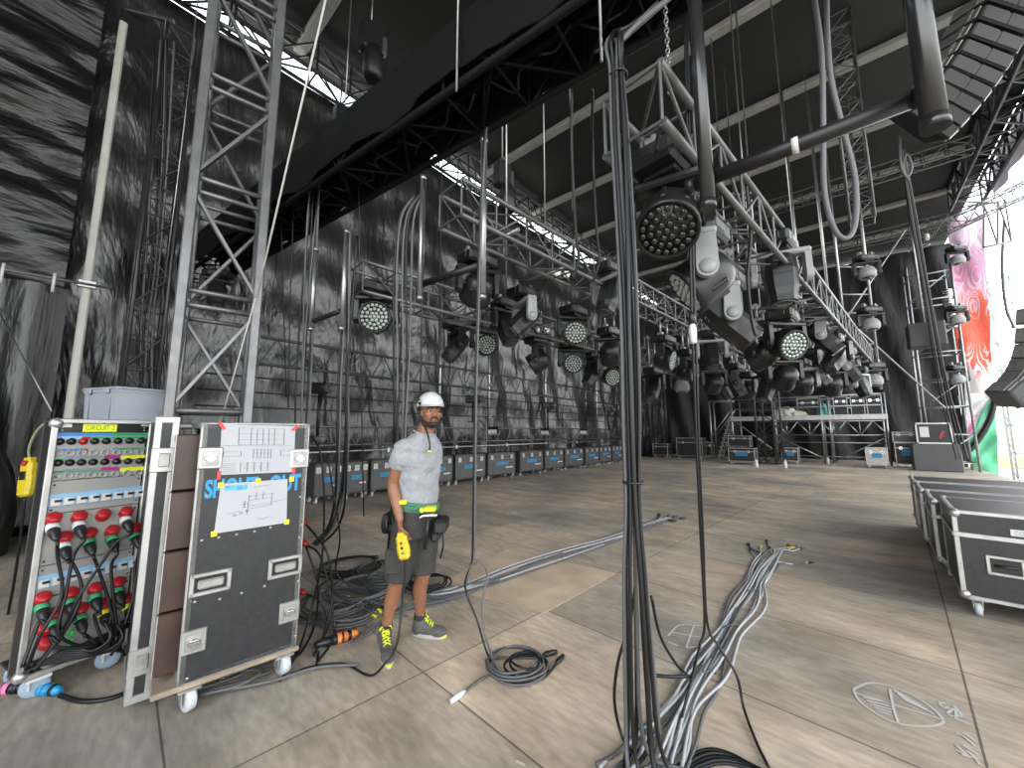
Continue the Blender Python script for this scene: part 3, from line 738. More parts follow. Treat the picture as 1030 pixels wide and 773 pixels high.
sheet('white stage drawing held by red tape, the upper sheet on the tall case', ((223, 427), (297, 429), (295, 475), (220, 478)), ((.0, .97, .6, M_TAPR), (1, .97, -.8, M_TAPR), (0, .0, 0, M_TAPR), (1, .05, .05, M_TAPR)), L1)
L2 = [[(.4, .48), (.75, .5)], [(.4, .3), (.4, .72)], [(.4, .6), (.72, .61)], [(.4, .68), (.73, .7)], [(.73, .44), (.73, .72)], [(.5, .6), (.5, .76)], [(.6, .6), (.6, .76)], [(.42, .42), (.76, .46)], [(.14, .36), (.3, .4)], [(.74, .5), (.96, .55)], [(.28, .52), (.4, .54)],
      [(.55, .16), (.6, .19), (.63, .15), (.68, .19), (.72, .2)], [(.75, .2), (.77, .16)], [(.44, .87), (.7, .9)]] + [rect(.22 + .08 * k, .3 + .03 * k, .25 + .08 * k, .34 + .03 * k) for k in range(3)] + [rect(.34, .46 + .05 * k, .36, .49 + .05 * k) for k in range(3)]
sheet('white line drawing held by yellow tape, the lower sheet on the tall case', ((222, 487), (289, 482), (288, 526), (215, 537)), ((.0, .98, .1, M_TAPY), (1, .98, 0, M_TAPY), (0, .0, .1, M_TAPY), (1, .02, 0, M_TAPY), (.5, 1, .1, M_TAPY)), L2, (.06, .84, .36, .95))

# ------------------------------------------------ power distribution rack
RL, RR = FL(14, 690, .12), FL(131, 647, .12)
ru = (RR - RL).normalized(); rn = V((ru.y, -ru.x, 0))
if rn.dot(CAMP - RL) < 0: rn = -rn
RW = (RR - RL).length; rtop = ONP(50, 421, RL, rn).z
rrz = math.atan2(ru.y, ru.x); GD = .14; rc = (RL + RR) / 2 - rn * GD / 2
G = thing('power_distribution_rack', 'open road case with white power panel full of red plugs at far left', 'power rack', (rc.x, rc.y, 0), rrz)
GI = WM[G.name]; gf = -GD / 2
def KI_DOOR(de): return GI @ de
def gx(px, py):
    q = GI.inverted() @ ONP(px, py, RL, rn); return q.x, q.z
zb = .12
M_PANEL = mat('light_grey_panel', (.31, .305, .29), .4, noise=(2.5, .08))
MB().box((0, GD / 2 - .01, (zb + rtop) / 2), (RW, .02, rtop - zb), ch=.004).build('back_panel', M_LAM, G)
MB().box((-RW / 2 + .01, 0, (zb + rtop) / 2), (.02, GD, rtop - zb), ch=.004).build('side_panel', M_LAM, G)
MB().box((RW / 2 - .01, 0, (zb + rtop) / 2), (.02, GD, rtop - zb), ch=.004).build('side_panel', M_LAM, G)
MB().box((0, 0, rtop - .01), (RW, GD, .02), ch=.004).build('top_panel', M_LAM, G)
MB().box((0, .12, zb + .01), (RW - .04, .36, .02), ch=.004).build('floor_panel', M_LAM, G)
mb = MB(); e = .03
for sx in (-1, 1):
    mb.box((sx * (RW / 2 - e / 2), gf + e / 2 - .01, (zb + rtop) / 2), (e, e, rtop - zb), ch=.005); mb.box((sx * (RW / 2 - e / 2), -gf - e / 2, (zb + rtop) / 2), (e, e, rtop - zb), ch=.005)
for zz in (zb + e / 2, rtop - e / 2):
    mb.box((0, gf + e / 2 - .01, zz), (RW, e, e), ch=.005); mb.box((-RW / 2 + e / 2, 0, zz), (e, GD, e), ch=.005); mb.box((RW / 2 - e / 2, 0, zz), (e, GD, e), ch=.005)
mb.build('edging', M_ALU, G)
for sz in (zb + .03, rtop - .03): MB().ball((-RW / 2 + .02, gf + .01, sz), .035, 8, 5).build('corner', M_ALU, G)
# panel modules
_, zt = gx(100, 437); _, z2 = gx(100, 481); _, z3 = gx(100, 512); _, z4 = gx(95, 560); _, z5 = gx(95, 590); z6 = zb + .09
iw = RW - .07; py_ = gf + .016
for (a, b, m_, nm) in ((rtop - .03, zt, M_BLK, 'header_panel'), (zt, z2, M_PANEL, 'control_panel'), (z2, z3, M_PANEL, 'breaker_panel'), (z3, z4, M_PANEL, 'socket_panel'), (z4, z5, M_PANEL, 'breaker_panel'), (z5, z6, M_PANEL, 'socket_panel')):
    o = MB().box((0, py_ + .01, (a + b) / 2), (iw, .02, a - b - .004), ch=.003).build(nm, m_, G)
    mb = MB()
    for sx in (-1, 1):
        for zz in (a - .025, b + .025): mb.lathe([(.006, 0), (.004, .003), (0, .003)], (sx * (iw / 2 - .015), py_, zz), (0, -1, 0), 8)
    mb.build('screws', M_BLK if m_ is not M_BLK else M_ALU, o)
def strip(px0, py0, px1, py1, hpx, col, name='coloured_strip'):
    (xa, za), (xb, zb_) = gx(px0, py0), gx(px1, py1); _, zc = gx(px0, py0 + hpx)
    MB().prism([(xa, za), (xb, zb_), (xb, zb_ + zc - za), (xa, zc)], -.004, (0, py_ - .0005, 0), (1, 0, 0), (0, 0, 1)).build(name, col, G)
M_GRN = mat('green_tape', (.03, .28, .12), .5); M_MAG = mat('magenta_tape', (.35, .03, .18), .5); M_GRY = mat('grey_tape', (.2, .22, .26), .5); M_LIM = mat('lime_tape', (.75, .8, .03), .5); M_BLT = mat('blue_tape', (.04, .2, .55), .5); M_BLP = mat('pale_blue_strip', (.25, .45, .65), .5)
for s_ in ((57, 435.5, 115, 435.5, 3.5, M_BLT), (115, 435.5, 150, 435.5, 3.5, M_GRN), (57, 439.5, 84, 439.5, 2, M_BLP), (84, 439.5, 92, 439.5, 3, M_RED), (92, 439.5, 150, 439.5, 2, M_GRN), (56, 452, 84, 451.5, 2.5, M_BLT), (82, 451.5, 90, 451.5, 4.5, M_RED), (115, 451, 148, 450.5, 2, M_GRN),
           (53, 462, 68, 461.5, 3, M_GRN), (66, 459.5, 105, 458.5, 3, M_GRY), (106, 458, 122, 457.5, 4.5, M_MAG), (123, 459, 148, 457.5, 3.5, M_LIM), (51, 474.5, 64, 474, 2.5, M_GRN), (64, 472, 103, 471, 3, M_GRY), (103, 470.5, 121, 470, 3.5, M_MAG), (122, 471, 147, 469.5, 4, M_LIM), (51, 474.5, 121, 473.5, 1.2, M_GRN)):
    strip(*s_)
(xa, za), (xb, zb_) = gx(85, 426), gx(118, 434.5)
o = MB().box(((xa + xb) / 2, py_ - .002, (za + zb_) / 2), (xb - xa, .003, za - zb_)).build('circuit_label', mat('lime_label', (.8, .88, .02), .5), G); o['label'] = 'lime yellow label reading CIRCUIT 2'
mb = MB(); text_mb(mb, 'CIRCUIT 2', (xa + .012, py_ - .0045, zb_ + (za - zb_) * .2), (1, 0, 0), (0, 0, 1), (za - zb_) * .58, (xb - xa) - .024); mb.build('lettering', mat('dark_green_ink', (.15, .2, .02), .6), o)
for (a, b, c, d) in ((58, 425, 73, 430), (143, 426, 152, 429)):
    (xa, za), (xb, zb_) = gx(a, b), gx(c, d); MB().box(((xa + xb) / 2, py_ - .002, (za + zb_) / 2), (xb - xa, .003, za - zb_)).build('white_sticker', M_WHT, G)
for row, (ya, yb_, kind) in enumerate(((444.5, 443.5, 'k'), (456, 455, 's'), (466, 464, 'k'), (479, 476, 's'))):
    for i in range(8):
        x, z = gx(61 + i * 11.7 - row * .8, ya + (yb_ - ya) * i / 7)
        if kind == 'k':
            mb = MB().lathe([(.022, 0), (.02, .012), (.012, .014), (.011, .026), (0, .027)], (x, py_, z), (0, -1, 0), 14)
            mb.build('knob', M_RED if (i == 2 and row == 0) else M_BLK, G)
        else:
            o = MB().lathe([(.021, 0), (.021, .005), (.016, .007), (.015, .002), (0, .002)], (x, py_, z), (0, -1, 0), 14).build('round_socket', M_PANEL, G)
            MB().box((x, py_ - .004, z), (.02, .004, .003)).build('slot', M_GRY, o)
for (pa, pb) in (((50, 501), (146, 494)), ((38, 579), (140, 568))):
    (xa, za), (xb, zb_) = gx(*pa), gx(*pb); zm = (za + zb_) / 2
    o = MB().box(((xa + xb) / 2, py_ - .002, zm - .012), (xb - xa, .006, .075), ch=.002).build('breaker_strip', M_BLP, G)
    for i in range(8):
        x = xa + (xb - xa) * (i + .5) / 8
        b_ = MB().box((x, py_ - .008, zm - .022), ((xb - xa) / 8 - .012, .014, .045), ch=.002).build('breaker', M_WHT, G)
        MB().box((x + .008, py_ - .018, zm - .015), (.03, .012, .014), ch=.002).build('switches', M_BLK, b_)
for (px, py) in ((72, 637), (71, 645), (70, 651)):
    x, z = gx(px, py); MB().lathe([(.018, 0), (.017, .008), (.009, .01), (.008, .006), (0, .006)], (x, py_, z), (0, -1, 0), 12).build('green_socket', mat('bright_green', (.05, .6, .15), .4), G)
# open door seen edge-on at its right, with two latches
DE = GI.inverted() @ FL(138.5, 707, .05); DH = V((RW / 2 + .03, gf - .02, .05))
dd = V((DE.x - DH.x, DE.y - DH.y, 0)); dl = dd.length; dd.normalize(); dn = V((-dd.y, dd.x, 0))
zz1 = rtop + .01; zz0 = .05; dz = (zz0 + zz1) / 2; dR = Matrix((dn, dd, Z)).transposed()
def dbox(mb, a, b, z, sa, sb, sz, ch=.004): return mb.box(DH + dn * a + dd * b + Z * (z - DH.z), (sa, sb, sz), dR, ch)
dbox(MB(), 0, dl / 2, dz, .1, dl - .01, zz1 - zz0 - .01).build('door', M_LAM, G)
mb = MB()
for a in (-.039, .039): dbox(mb, a, dl - .012, dz, .034, .03, zz1 - zz0)
for z in (zz0 + .02, zz1 - .02): dbox(mb, 0, dl - .012, z, .112, .032, .04); dbox(mb, -.04, dl / 2, z, .034, dl, .03); dbox(mb, .04, dl / 2, z, .034, dl, .03)
mb.build('door_edging', M_ALU, G)
for py in (465, 668):
    q = GI.inverted() @ ONP(150, py, KI_DOOR(DE), FW); z = q.z
    o = dbox(MB(), 0, dl + .006, z, .118, .016, .14).build('latch', M_ALU, G)
    dbox(MB(), 0, dl + .018, z, .05, .012, .08).build('latch_key', M_ALUD, o)
for (x, y) in ((-RW / 2 + .09, gf + .04), (RW / 2 - .09, gf + .04), (-RW / 2 + .09, .24), (RW / 2 - .09, .24)):
    o = MB().box((x, y, zb - .01), (.1, .1, .016)).box((x - .03, y, zb - .04), (.006, .05, .06)).box((x + .03, y, zb - .04), (.006, .05, .06)).build('castor', M_WHT, G)
    MB().lathe([(.03, -.018), (.056, -.018), (.062, -.01), (.062, .01), (.056, .018), (.03, .018)], (x, y, .0625), (.3, 1, 0), 20, sm=True).build('wheel', mat('blue_grey_wheel', (.25, .32, .4), .5), o)
x, z = gx(50, 662)
MB().tube(cr([V((x, py_ - .02, z)), V((x + .12, py_ - .05, z + .015)), V((x + .3, py_ - .045, z + .04)), V((x + .4, py_ - .02, z + .06))], 5), .018, 8).build('main_inlet_cable', M_RUB, G)
MB().lathe([(.05, 0), (.05, .03), (.03, .05), (0, .05)], (x, py_, z), (0, -1, 0), 18).build('inlet_socket', M_ALUD, G)
# grey crate behind it
P = PT(124, 424, 3.9)
t = thing('storage_crate', 'light grey plastic storage crate with lid behind the power rack', 'crate', (P.x, P.y, P.z - .12), YAW - .35)
M_CR = mat('light_grey_crate', (.33, .36, .41), .5)
mb = MB(); mb.lathe([(.36, 0), (.39, .44), (.405, .44), (.405, .47), (.38, .47)], (0, 0, 0), (0, 0, 1), 4, sm=False, sx=1.0, sy=1.0); mb.xf(Matrix.Diagonal((1.25, .9, 1, 1)) @ Matrix.Rotation(PI / 4, 4, 'Z')); mb.v = [V((p.x * .8, p.y * .8, p.z * .9)) for p in mb.v]
MBc = mb.build('tub', M_CR, t)
mb = MB().box((0, 0, .43), (.6, .43, .03), ch=.012); mb.build('lid', M_CR, t)
for x in (-.18, .18): MB().box((x, -.205, .2), (.012, .012, .36)).build('rib', M_CR, t)
for x in (-.15, .15): MB().box((x, -.222, .41), (.07, .015, .05), ch=.004).build('clasp', M_CR, t)
# the stand it is on
S = thing('wheeled_trunk', 'dark trunk hidden behind the power rack that carries the grey crate', 'trunk', (P.x, P.y, 0), YAW - .35)
hz = P.z - .12
MB().box((0, 0, hz / 2), (.75, .55, hz - .004), ch=.01).build('body', M_LAM, S)
MB().box((0, 0, hz - .02), (.76, .56, .03), ch=.004).build('edging', M_ALUD, S)

# ------------------------------------------------ cases on the right
c0 = FL(970, 619, 0)
rgx = V((math.cos(math.radians(-3)), math.sin(math.radians(-3)), 0)); rgy = V((-rgx.y, rgx.x, 0))
def rc_case(ix, iy, w, d, h, lab, x0):
    p = c0 + rgx * (x0 + w / 2) + rgy * (iy + d / 2)
    return flight_case('touring_case', lab, (p.x, p.y, 0), math.radians(-3), w, d, h, M_LAM, 'touring cases on the right', front_handles=2, latch_front=0, lid=.72)
t = rc_case(0, 0, 1.3, .98, .86, 'big dark flight case on castors at right edge, nearest of the group', 0)
mb = MB(); text_mb(mb, 'COBRA', (-.32, -.4925, .705), (1, 0, 0), (0, 0, 1), .028, .11); 
MB().box((-.265, -.4915, .72), (.15, .004, .05)).build('name_tag', M_WHT, t); mb.build('lettering', M_INK, t)
rc_case(0, 1.15, 1.3, .9, .8, 'dark flight case directly behind the nearest one at right', -.06)
rc_case(0, 2.2, 1.3, .9, .8, 'dark flight case third back in the left column at right', -.1)
rc_case(0, 3.3, 1.3, .9, .8, 'dark flight case furthest back in the left column at right', -.12)
rc_case(1, 1.15, 1.3, .9, .8, 'dark flight case in right column, nearer one', 1.28)
rc_case(1, 2.2, 1.3, .9, .8, 'dark flight case in right column, middle one', 1.26)
rc_case(1, 3.3, 1.3, .9, .8, 'dark flight case in right column, furthest one', 1.24)
# ================================================================ moving heads and other lamps
M_BODY = mat('lamp_black', (.011, .011, .012), .36, noise=(4, .15))
M_BODYG = mat('lamp_grey', (.27, .27, .275), .4, noise=(4, .12))
M_FACE = mat('lamp_face_black', (.012, .012, .012), .3)
M_CELL = mat('lens_cell', (.42, .48, .44), .12, .0, coat=.5)
M_CELLD = mat('dark_lens_cell', (.012, .013, .013), .1, .0, coat=.8)
M_GLASS = mat('dark_front_glass', (.02, .022, .025), .06, coat=1)
def face_cells(n_rings, r):
    out = [(0, 0)]
    for k in range(1, n_rings + 1):
        for i in range(6 * k):
            a = 2 * PI * i / (6 * k); out.append((r * k / (n_rings + .45) * math.cos(a), r * k / (n_rings + .45) * math.sin(a)))
    return out
# head meshes: axis -Z is the way the lamp shines, origin on the tilt axis
def wash_head(cell):
    mb = MB().lathe([(0, .19), (.05, .19), (.105, .172), (.145, .13), (.163, .06), (.17, -.02), (.178, -.06), (.182, -.1), (.182, -.135), (.17, -.14), (.16, -.125), (0, -.125)], n=24)
    for i in range(8):
        a = 2 * PI * i / 8; mb.box((.166 * math.cos(a), .166 * math.sin(a), .02), (.022, .03, .12), Matrix.Rotation(a, 3, 'Z'), ch=.006)
    head = mb.mesh('wash_head', M_BODY)
    mb = MB().lathe([(.158, -.126), (.158, -.129), (0, -.129)], n=24)
    face = mb.mesh('lens_plate', M_FACE)
    mb = MB()
    for (x, y) in face_cells(3, .155): mb.lathe([(.0205, -.129), (.0205, -.134), (.014, -.141), (0, -.144)], (x, y, 0), n=8)
    return head, face, mb.mesh('lens_cells', cell)
WH = wash_head(M_CELL); WHD = wash_head(M_CELLD)
def spot_head():
    # long tapering angular hood
    mb = MB(); secs = [(.24, .085, .07), (.2, .115, .1), (.05, .135, .12), (-.14, .125, .115), (-.2, .11, .105), (-.26, .11, .105)]; vs = []
    for (z, a, b) in secs:
        for (sx, sy) in ((-1, -.55), (-.6, -1), (.6, -1), (1, -.55), (1, .55), (.6, 1), (-.6, 1), (-1, .55)): vs.append((sx * a, sy * b, z))
    K = len(secs); fs = [(j * 8 + i, (j + 1) * 8 + i, (j + 1) * 8 + (i + 1) % 8, j * 8 + (i + 1) % 8) for j in range(K - 1) for i in range(8)]
    fs += [tuple(range(8)), tuple((K - 1) * 8 + i for i in reversed(range(8)))]; mb.add(vs, fs)
    for z in (.13, .09, .05, .01): mb.box((0, .118, z), (.14, .014, .018)).box((0, -.118, z), (.14, .014, .018))
    head = mb.mesh('spot_head', M_BODY)
    mb = MB().lathe([(.1, -.262), (.1, -.275), (.088, -.275), (.085, -.264)], n=20); face = mb.mesh('lens_ring', M_PLASG)
    mb = MB().lathe([(.086, -.2605), (.086, -.266), (.05, -.273), (0, -.276)], n=20)
    return head, face, mb.mesh('front_glass', M_GLASS)
SH = spot_head()
def ball_head():
    mb = MB().lathe([(0, .16), (.08, .15), (.13, .11), (.16, .05), (.17, -.02), (.16, -.08), (.125, -.12), (.11, -.125), (.1, -.115), (0, -.115)], n=24)
    mb.lathe([(.172, -.012), (.176, -.004), (.176, .004), (.172, .012)], n=24)
    head = mb.mesh('ball_head', M_BODYG)
    face = MB().lathe([(.1, -.116), (.1, -.12), (.09, -.122), (0, -.122)], n=20).mesh('lens_plate', M_FACE)
    return head, face, MB().lathe([(.08, -.121), (.07, -.135), (.03, -.145), (0, -.147)], n=18).mesh('front_glass', M_GLASS)
BH = ball_head()
def base_meshes():
    mb = MB().box((0, 0, -.125), (.42, .27, .13), ch=.025).box((0, 0, -.2), (.2, .2, .03), ch=.008)
    for sx in (-1, 1): mb.box((sx * .212, 0, -.12), (.012, .12, .07), ch=.005)
    base = mb.mesh('base', M_BODY)
    plate = MB().box((0, -.137, -.125), (.16, .006, .06), ch=.003).mesh('display', M_PLASG)
    clamp = MB().box((0, 0, -.035), (.05, .1, .055), ch=.01).cyl((-.02, 0, 0), (.02, 0, 0), .043, 12).cyl((0, -.06, -.01), (0, -.09, -.03), .012, 8).mesh('clamp', M_ALUD)
    out = {}
    for nm, m, w in (('yoke', M_BODY, .215), ('yoke_light', M_BODYG, .215)):
        mb = MB().box((0, 0, -.235), (2 * w + .07, .13, .055), ch=.015)
        for sx in (-1, 1):
            x = sx * (w + .005); prof = []
            for k in range(9):
                a = PI + PI * k / 8; prof.append((.065 * math.cos(a), .065 * math.sin(a) - .47))
            prof += [(.055, -.22), (-.055, -.22)]
            mb.prism(prof, .05, (x - .025, 0, 0), (0, 1, 0), (0, 0, 1))
            mb.lathe([(.05, 0), (.045, .012), (0, .012)], (x + sx * .025, 0, -.47), (sx, 0, 0), 14)
        out[nm] = mb.mesh(nm, m)
    return base, plate, clamp, out
BM = base_meshes()
def child(name, me, par, loc=(0, 0, 0), M=None):
    o = bpy.data.objects.new(name, me); COL.objects.link(o); o.parent = par; o.location = loc
    if M is not None: o.rotation_euler = M.to_euler()
    return o
HEADS = {'wash': WH, 'washd': WHD, 'spot': SH, 'ball': BH}
NAMES = {'wash': 'wash_light', 'washd': 'wash_light', 'spot': 'spot_light', 'ball': 'wash_light'}
def moving_head(label, px, py, d, kind, dr, fing=None, light=False, s=1.0, group='moving heads on the lamp trusses', hang=None, basepan=None, sup=None):
    """px,py: where the head's centre is seen; dr = shining direction as (right, up, towards the camera)"""
    if fing:       # keep the pixel's line of sight, land under the truss
        a, b = FINGER[fing]; r = ray(px, py); ax = (b - a); n = V((ax.y, -ax.x, 0))
        t = (a - CAMP).dot(n) / r.dot(n); t = d if abs(t - d) > .1 * d else t; P = CAMP + r * t; d = t
        top = a.z - .17
    else: P = PT(px, py, d); top = hang
    O = P + Z * (.47 * s)
    dv = HR * dr[0] + Z * dr[1] - HF * dr[2]; dv.normalize()
    pan = math.atan2(-dv.x, dv.y) if abs(dv.z) < .985 else .3
    hx = V((-math.sin(pan), math.cos(pan), 0)); tilt = math.atan2(dv.dot(hx), -dv.z)
    T = thing(NAMES[kind], label, 'stage light', O, 0, group); T.scale = (s, s, s)
    bp = basepan if basepan is not None else (math.atan2((FINGER[fing][1] - FINGER[fing][0]).y, (FINGER[fing][1] - FINGER[fing][0]).x) if fing else YAW)
    bR = Matrix.Rotation(bp, 3, 'Z')
    bo = child('base', BM[0], T, (0, 0, 0), bR); child('display', BM[1], bo)
    if not fing:
        for sx in (-.13, .13): child('clamp', BM[2], T, bR @ V((sx, 0, 0)), bR)
    gap = (top - O.z) / s if top is not None else 0
    if fing and gap > -.3:
        for sx in (-.14, .14):
            mb = MB(); q = bR @ V((sx, 0, 0))
            mb.box(q + V((0, 0, -.04)), (.06, .09, .06), bR, ch=.008)
            mb.cyl(q + V((0, 0, -.05)), q + V((0, 0, max(gap, -.01) + .02)), .018, 8)
            if gap > .05: mb.cyl(q + V((0, -.01, gap + .02)), q + V((0, .01, gap + .02)), .04, 10)
            mb.build('clamp', M_ALUD, T)
    if fing:        # a short arm back to the truss, or a pipe up to the roof when the truss is too far off
        a, b = FINGER[fing]; ax = b - a; u = max(0, min(1, (V((O.x, O.y, a.z)) - a).dot(ax) / ax.length_squared)); N = a + ax * u
        zt = max(top + .02, O.z + .01); hd_ = V((N.x - O.x, N.y - O.y, 0))
        if hd_.length > .16 or O.z > top + .25:
            if hd_.length < 1.0: MB().cyl(V((O.x, O.y, zt)), V((N.x, N.y, zt if zt < a.z + .2 else a.z)) + hd_.normalized() * .15, .022, 8).build('side_arm', M_PIPE, T, world=True)
            else: MB().cyl(V((O.x, O.y, O.z - .03)), V((O.x, O.y, ROOFZ - .05)), .014, 8).build('hanging_pipe', M_PIPE, T, world=True)
    y = child('yoke', BM[3]['yoke_light' if light else 'yoke'], T, (0, 0, 0), Matrix.Rotation(pan, 3, 'Z'))
    # head: yoke space, tilt about x
    hd, fc, gl = HEADS[kind]
    h = child('head', hd, y, (0, 0, -.47), Matrix.Rotation(tilt, 3, 'X'))
    # lens plate and lens are joined to the yoke level so that the depth stays thing > part > sub-part
    child('lens_plate', fc, y, (0, 0, -.47), Matrix.Rotation(tilt, 3, 'X'))
    child('lens', gl, y, (0, 0, -.47), Matrix.Rotation(tilt, 3, 'X'))
    return T
LAMPS = [
 # label, px, py, depth, kind, (right, up, toward), finger, light
 ('round wash light with bright lens cells, alone at near end of the left truss', 379, 321, 4.2, 'wash', (.12, -.1, 1), 'C', 0),
 ('black domed wash light seen from behind just right of the short cross bar', 480, 292, 4.4, 'wash', (-.35, -.55, -.7), 'B', 0),
 ('boxy spot light tilted down left under a wide base, middle truss', 527, 322, 5, 'spot', (-.65, -.75, .3), 'B', 1),
 ('black spot light half hidden behind the tilted boxy one, middle truss', 509, 330, 5.6, 'spot', (.25, -.9, .3), 'B', 0),
 ('small spot light tilted left, above and left of the helmet', 459, 349, 6.2, 'spot', (-.5, -.8, .3), 'C', 0),
 ('small green-celled wash light showing beside the middle hanging cable', 487, 348, 6.6, 'wash', (.45, -.1, 1), 'C', 0),
 ('round wash light facing out with pale cells, upper of a pair left of the bundle', 577, 336, 5.8, 'wash', (.05, -.12, 1), 'B', 0),
 ('round wash light facing out, lower of a pair left of the bundle', 575, 366, 7.4, 'wash', (.08, -.15, 1), 'C', 0),
 ('spot light with pale yoke arm hanging close left of the cable bundle', 613, 298, 5.0, 'spot', (-.3, -.9, .2), 'B', 1),
 ('dark wash light seen from behind close left of the cable bundle', 614, 356, 6.2, 'wash', (.25, -.6, -.7), 'B', 0),
 ('small spot light tilted left under the pair of round lamps', 597, 376, 8, 'spot', (-.55, -.8, .2), 'C', 0),
 ('small green-celled wash light beside the cable bundle, lowest there', 613, 379, 8.6, 'wash', (.3, -.3, 1), 'C', 0),
 ('dark wash light turned away left of the facing pair, low on the left truss', 541, 364, 7, 'wash', (-.8, -.5, -.2), 'C', 0),
 ('long wash light with face turned right, just right of the cable bundle', 669, 362, 6.2, 'wash', (.75, -.25, .6), 'B', 0),
 ('smaller wash light turned right, second from the cable bundle', 691, 374, 7.6, 'wash', (.75, -.25, .6), 'B', 0),
 ('small ball-shaped lamp pointing down in front of a pale plate', 686, 389, 8.6, 'ball', (0, -1, .1), 'B', 0),
 ('small spot light hanging low beside the right of the cable bundle', 657, 390, 8.0, 'spot', (-.3, -.8, .3), 'B', 0),
 ('spot light in a pale square yoke right of the thin hanging cable', 716, 357, 6.6, 'spot', (-.12, -.9, .4), 'A', 1),
 ('dome-shaped wash light seen from below right of the thin hanging cable', 718, 386, 7.6, 'wash', (.05, -.5, -.85), 'A', 0),
 ('huge dark wash light with honeycomb lens face, nearest of all lamps', 672, 222, 2.2, 'washd', (-.3, -.78, .5), 'A', 0),
 ('big wash light seen side on below the thick drop pipe', 706, 282, 2.75, 'wash', (-.75, -.55, -.25), 'A', 1),
 ('boxy hooded spot light aimed down right, under the big side-on lamp', 731, 322, 3.3, 'spot', (.62, -.7, .2), 'A', 1),
 ('hanging spot light with pale yoke arm, right of the thick drop pipe', 785, 280, 3.7, 'spot', (.05, -1, .12), 'A', 1),
 ('round wash light with pale cells facing out over the platform', 790, 346, 4.7, 'wash', (.1, -.38, 1), 'A', 0),
 ('black dome of a wash light turned away, left of the pale-celled round one', 767, 357, 5.0, 'wash', (-.45, -.3, -.8), 'A', 0),
 ('wash light hanging directly below the pale-celled round one', 789, 380, 5.8, 'wash', (.1, -.55, -.8), 'A', 0),
 ('grey wash light dome low above the platform left end', 806, 386, 6.4, 'wash', (.3, -.6, -.7), 'A', 1),
 ('spot light tilted right low above the platform', 819, 375, 6.8, 'spot', (.5, -.7, .2), 'A', 0),
 ('spot light in a pale square yoke above the platform', 828, 340, 5.6, 'spot', (.4, -.8, .4), 'D', 1),
 ('boxy spot light aimed down left just below the pale yoke', 839, 362, 6.3, 'spot', (-.7, -.6, .3), 'D', 0),
 ('dark dome lamp above the middle of the platform', 836, 388, 7.2, 'wash', (.2, -.7, -.6), 'D', 0),
 ('spot light in a pale yoke above the right half of the platform', 853, 371, 7.4, 'spot', (.3, -.85, .3), 'D', 1),
 ('small spot light in the crowded cluster behind the lattice mast, leftmost', 740, 386, 8.0, 'spot', (.3, -.8, .2), 'A', 0),
 ('small dome lamp in the crowded cluster behind the lattice mast', 753, 393, 8.8, 'wash', (-.2, -.7, -.6), 'A', 0),
 ('small spot light at the right of the cluster behind the lattice mast', 771, 391, 7.4, 'spot', (-.4, -.8, .2), 'A', 0),
 ('tiny far spot light low behind the thin hanging cable', 728, 392, 9.6, 'spot', (.3, -.8, .2), 'A', 0),
 ('ball lamp with pale plate on far ladder, topmost', 872, 275, 8.8, 'ball', (0, -1, .15), None, 0),
 ('ball lamp with pale plate on far ladder, middle', 876, 327, 8.9, 'ball', (0, -1, .15), None, 0),
 ('ball lamp with pale plate on far ladder, lowest', 879, 383, 9.0, 'ball', (0, -1, .15), None, 0),
 ('black spot light behind the square tower on the end of the overhead truss', 218, 296, 6.6, 'spot', (.2, -.9, .2), None, 0),
 ('spot light in a pale frame furthest right above the platform end', 866, 388, 8.6, 'spot', (.1, -.9, .3), 'D', 1),
]
for (lab, px, py, d, k, dr, fg, lt) in LAMPS: moving_head(lab, px, py, d, k, dr, fg, bool(lt))
# two small blinders on the middle truss
def blinder(label, px, py, d, s=1.0, dr=(.3, -.2, 1)):
    P = PT(px, py, d); dv = (HR * dr[0] + Z * dr[1] - HF * dr[2]).normalized(); R = frame(dv)
    T = thing('twin_blinder', label, 'stage light', P - Z * .1, 0, 'twin blinders'); mb = MB()
    mb.box(P - dv * .08, (.34 * s, .19 * s, .12 * s), R, ch=.015).build('housing', M_BLK, T, world=True)
    for sx in (-.085, .085):
        MB().lathe([(.07 * s, -.02), (.075 * s, .01), (.06 * s, .015)], P + R @ V((sx * s, 0, 0)), dv, 16).build('reflector_ring', M_ALUD, T, world=True)
        MB().lathe([(.06 * s, .008), (.03 * s, .018), (0, .02)], P + R @ V((sx * s, 0, 0)), dv, 16).build('lamp_glass', mat('pale_lamp_glass', (.7, .72, .7), .15, coat=.6), T, world=True)
    MB().tube([P + R @ V((-.2 * s, 0, -.08)), P + R @ V((-.2 * s, 0, -.08)) + Z * .2 * s, P + R @ V((.2 * s, 0, -.08)) + Z * .2 * s, P + R @ V((.2 * s, 0, -.08))], .012, 6).build('yoke', M_STEEL, T, world=True)
    MB().cyl(P + Z * .2 * s - dv * .08, P + Z * .42 * s - dv * .08, .016, 8).build('clamp', M_ALUD, T, world=True)
blinder('twin blinder with two pale round lamps on the middle truss', 565, 275, 6.6)
blinder('small twin blinder low on the left truss, below the boxy spot light', 546, 332, 8.0, 1.0)
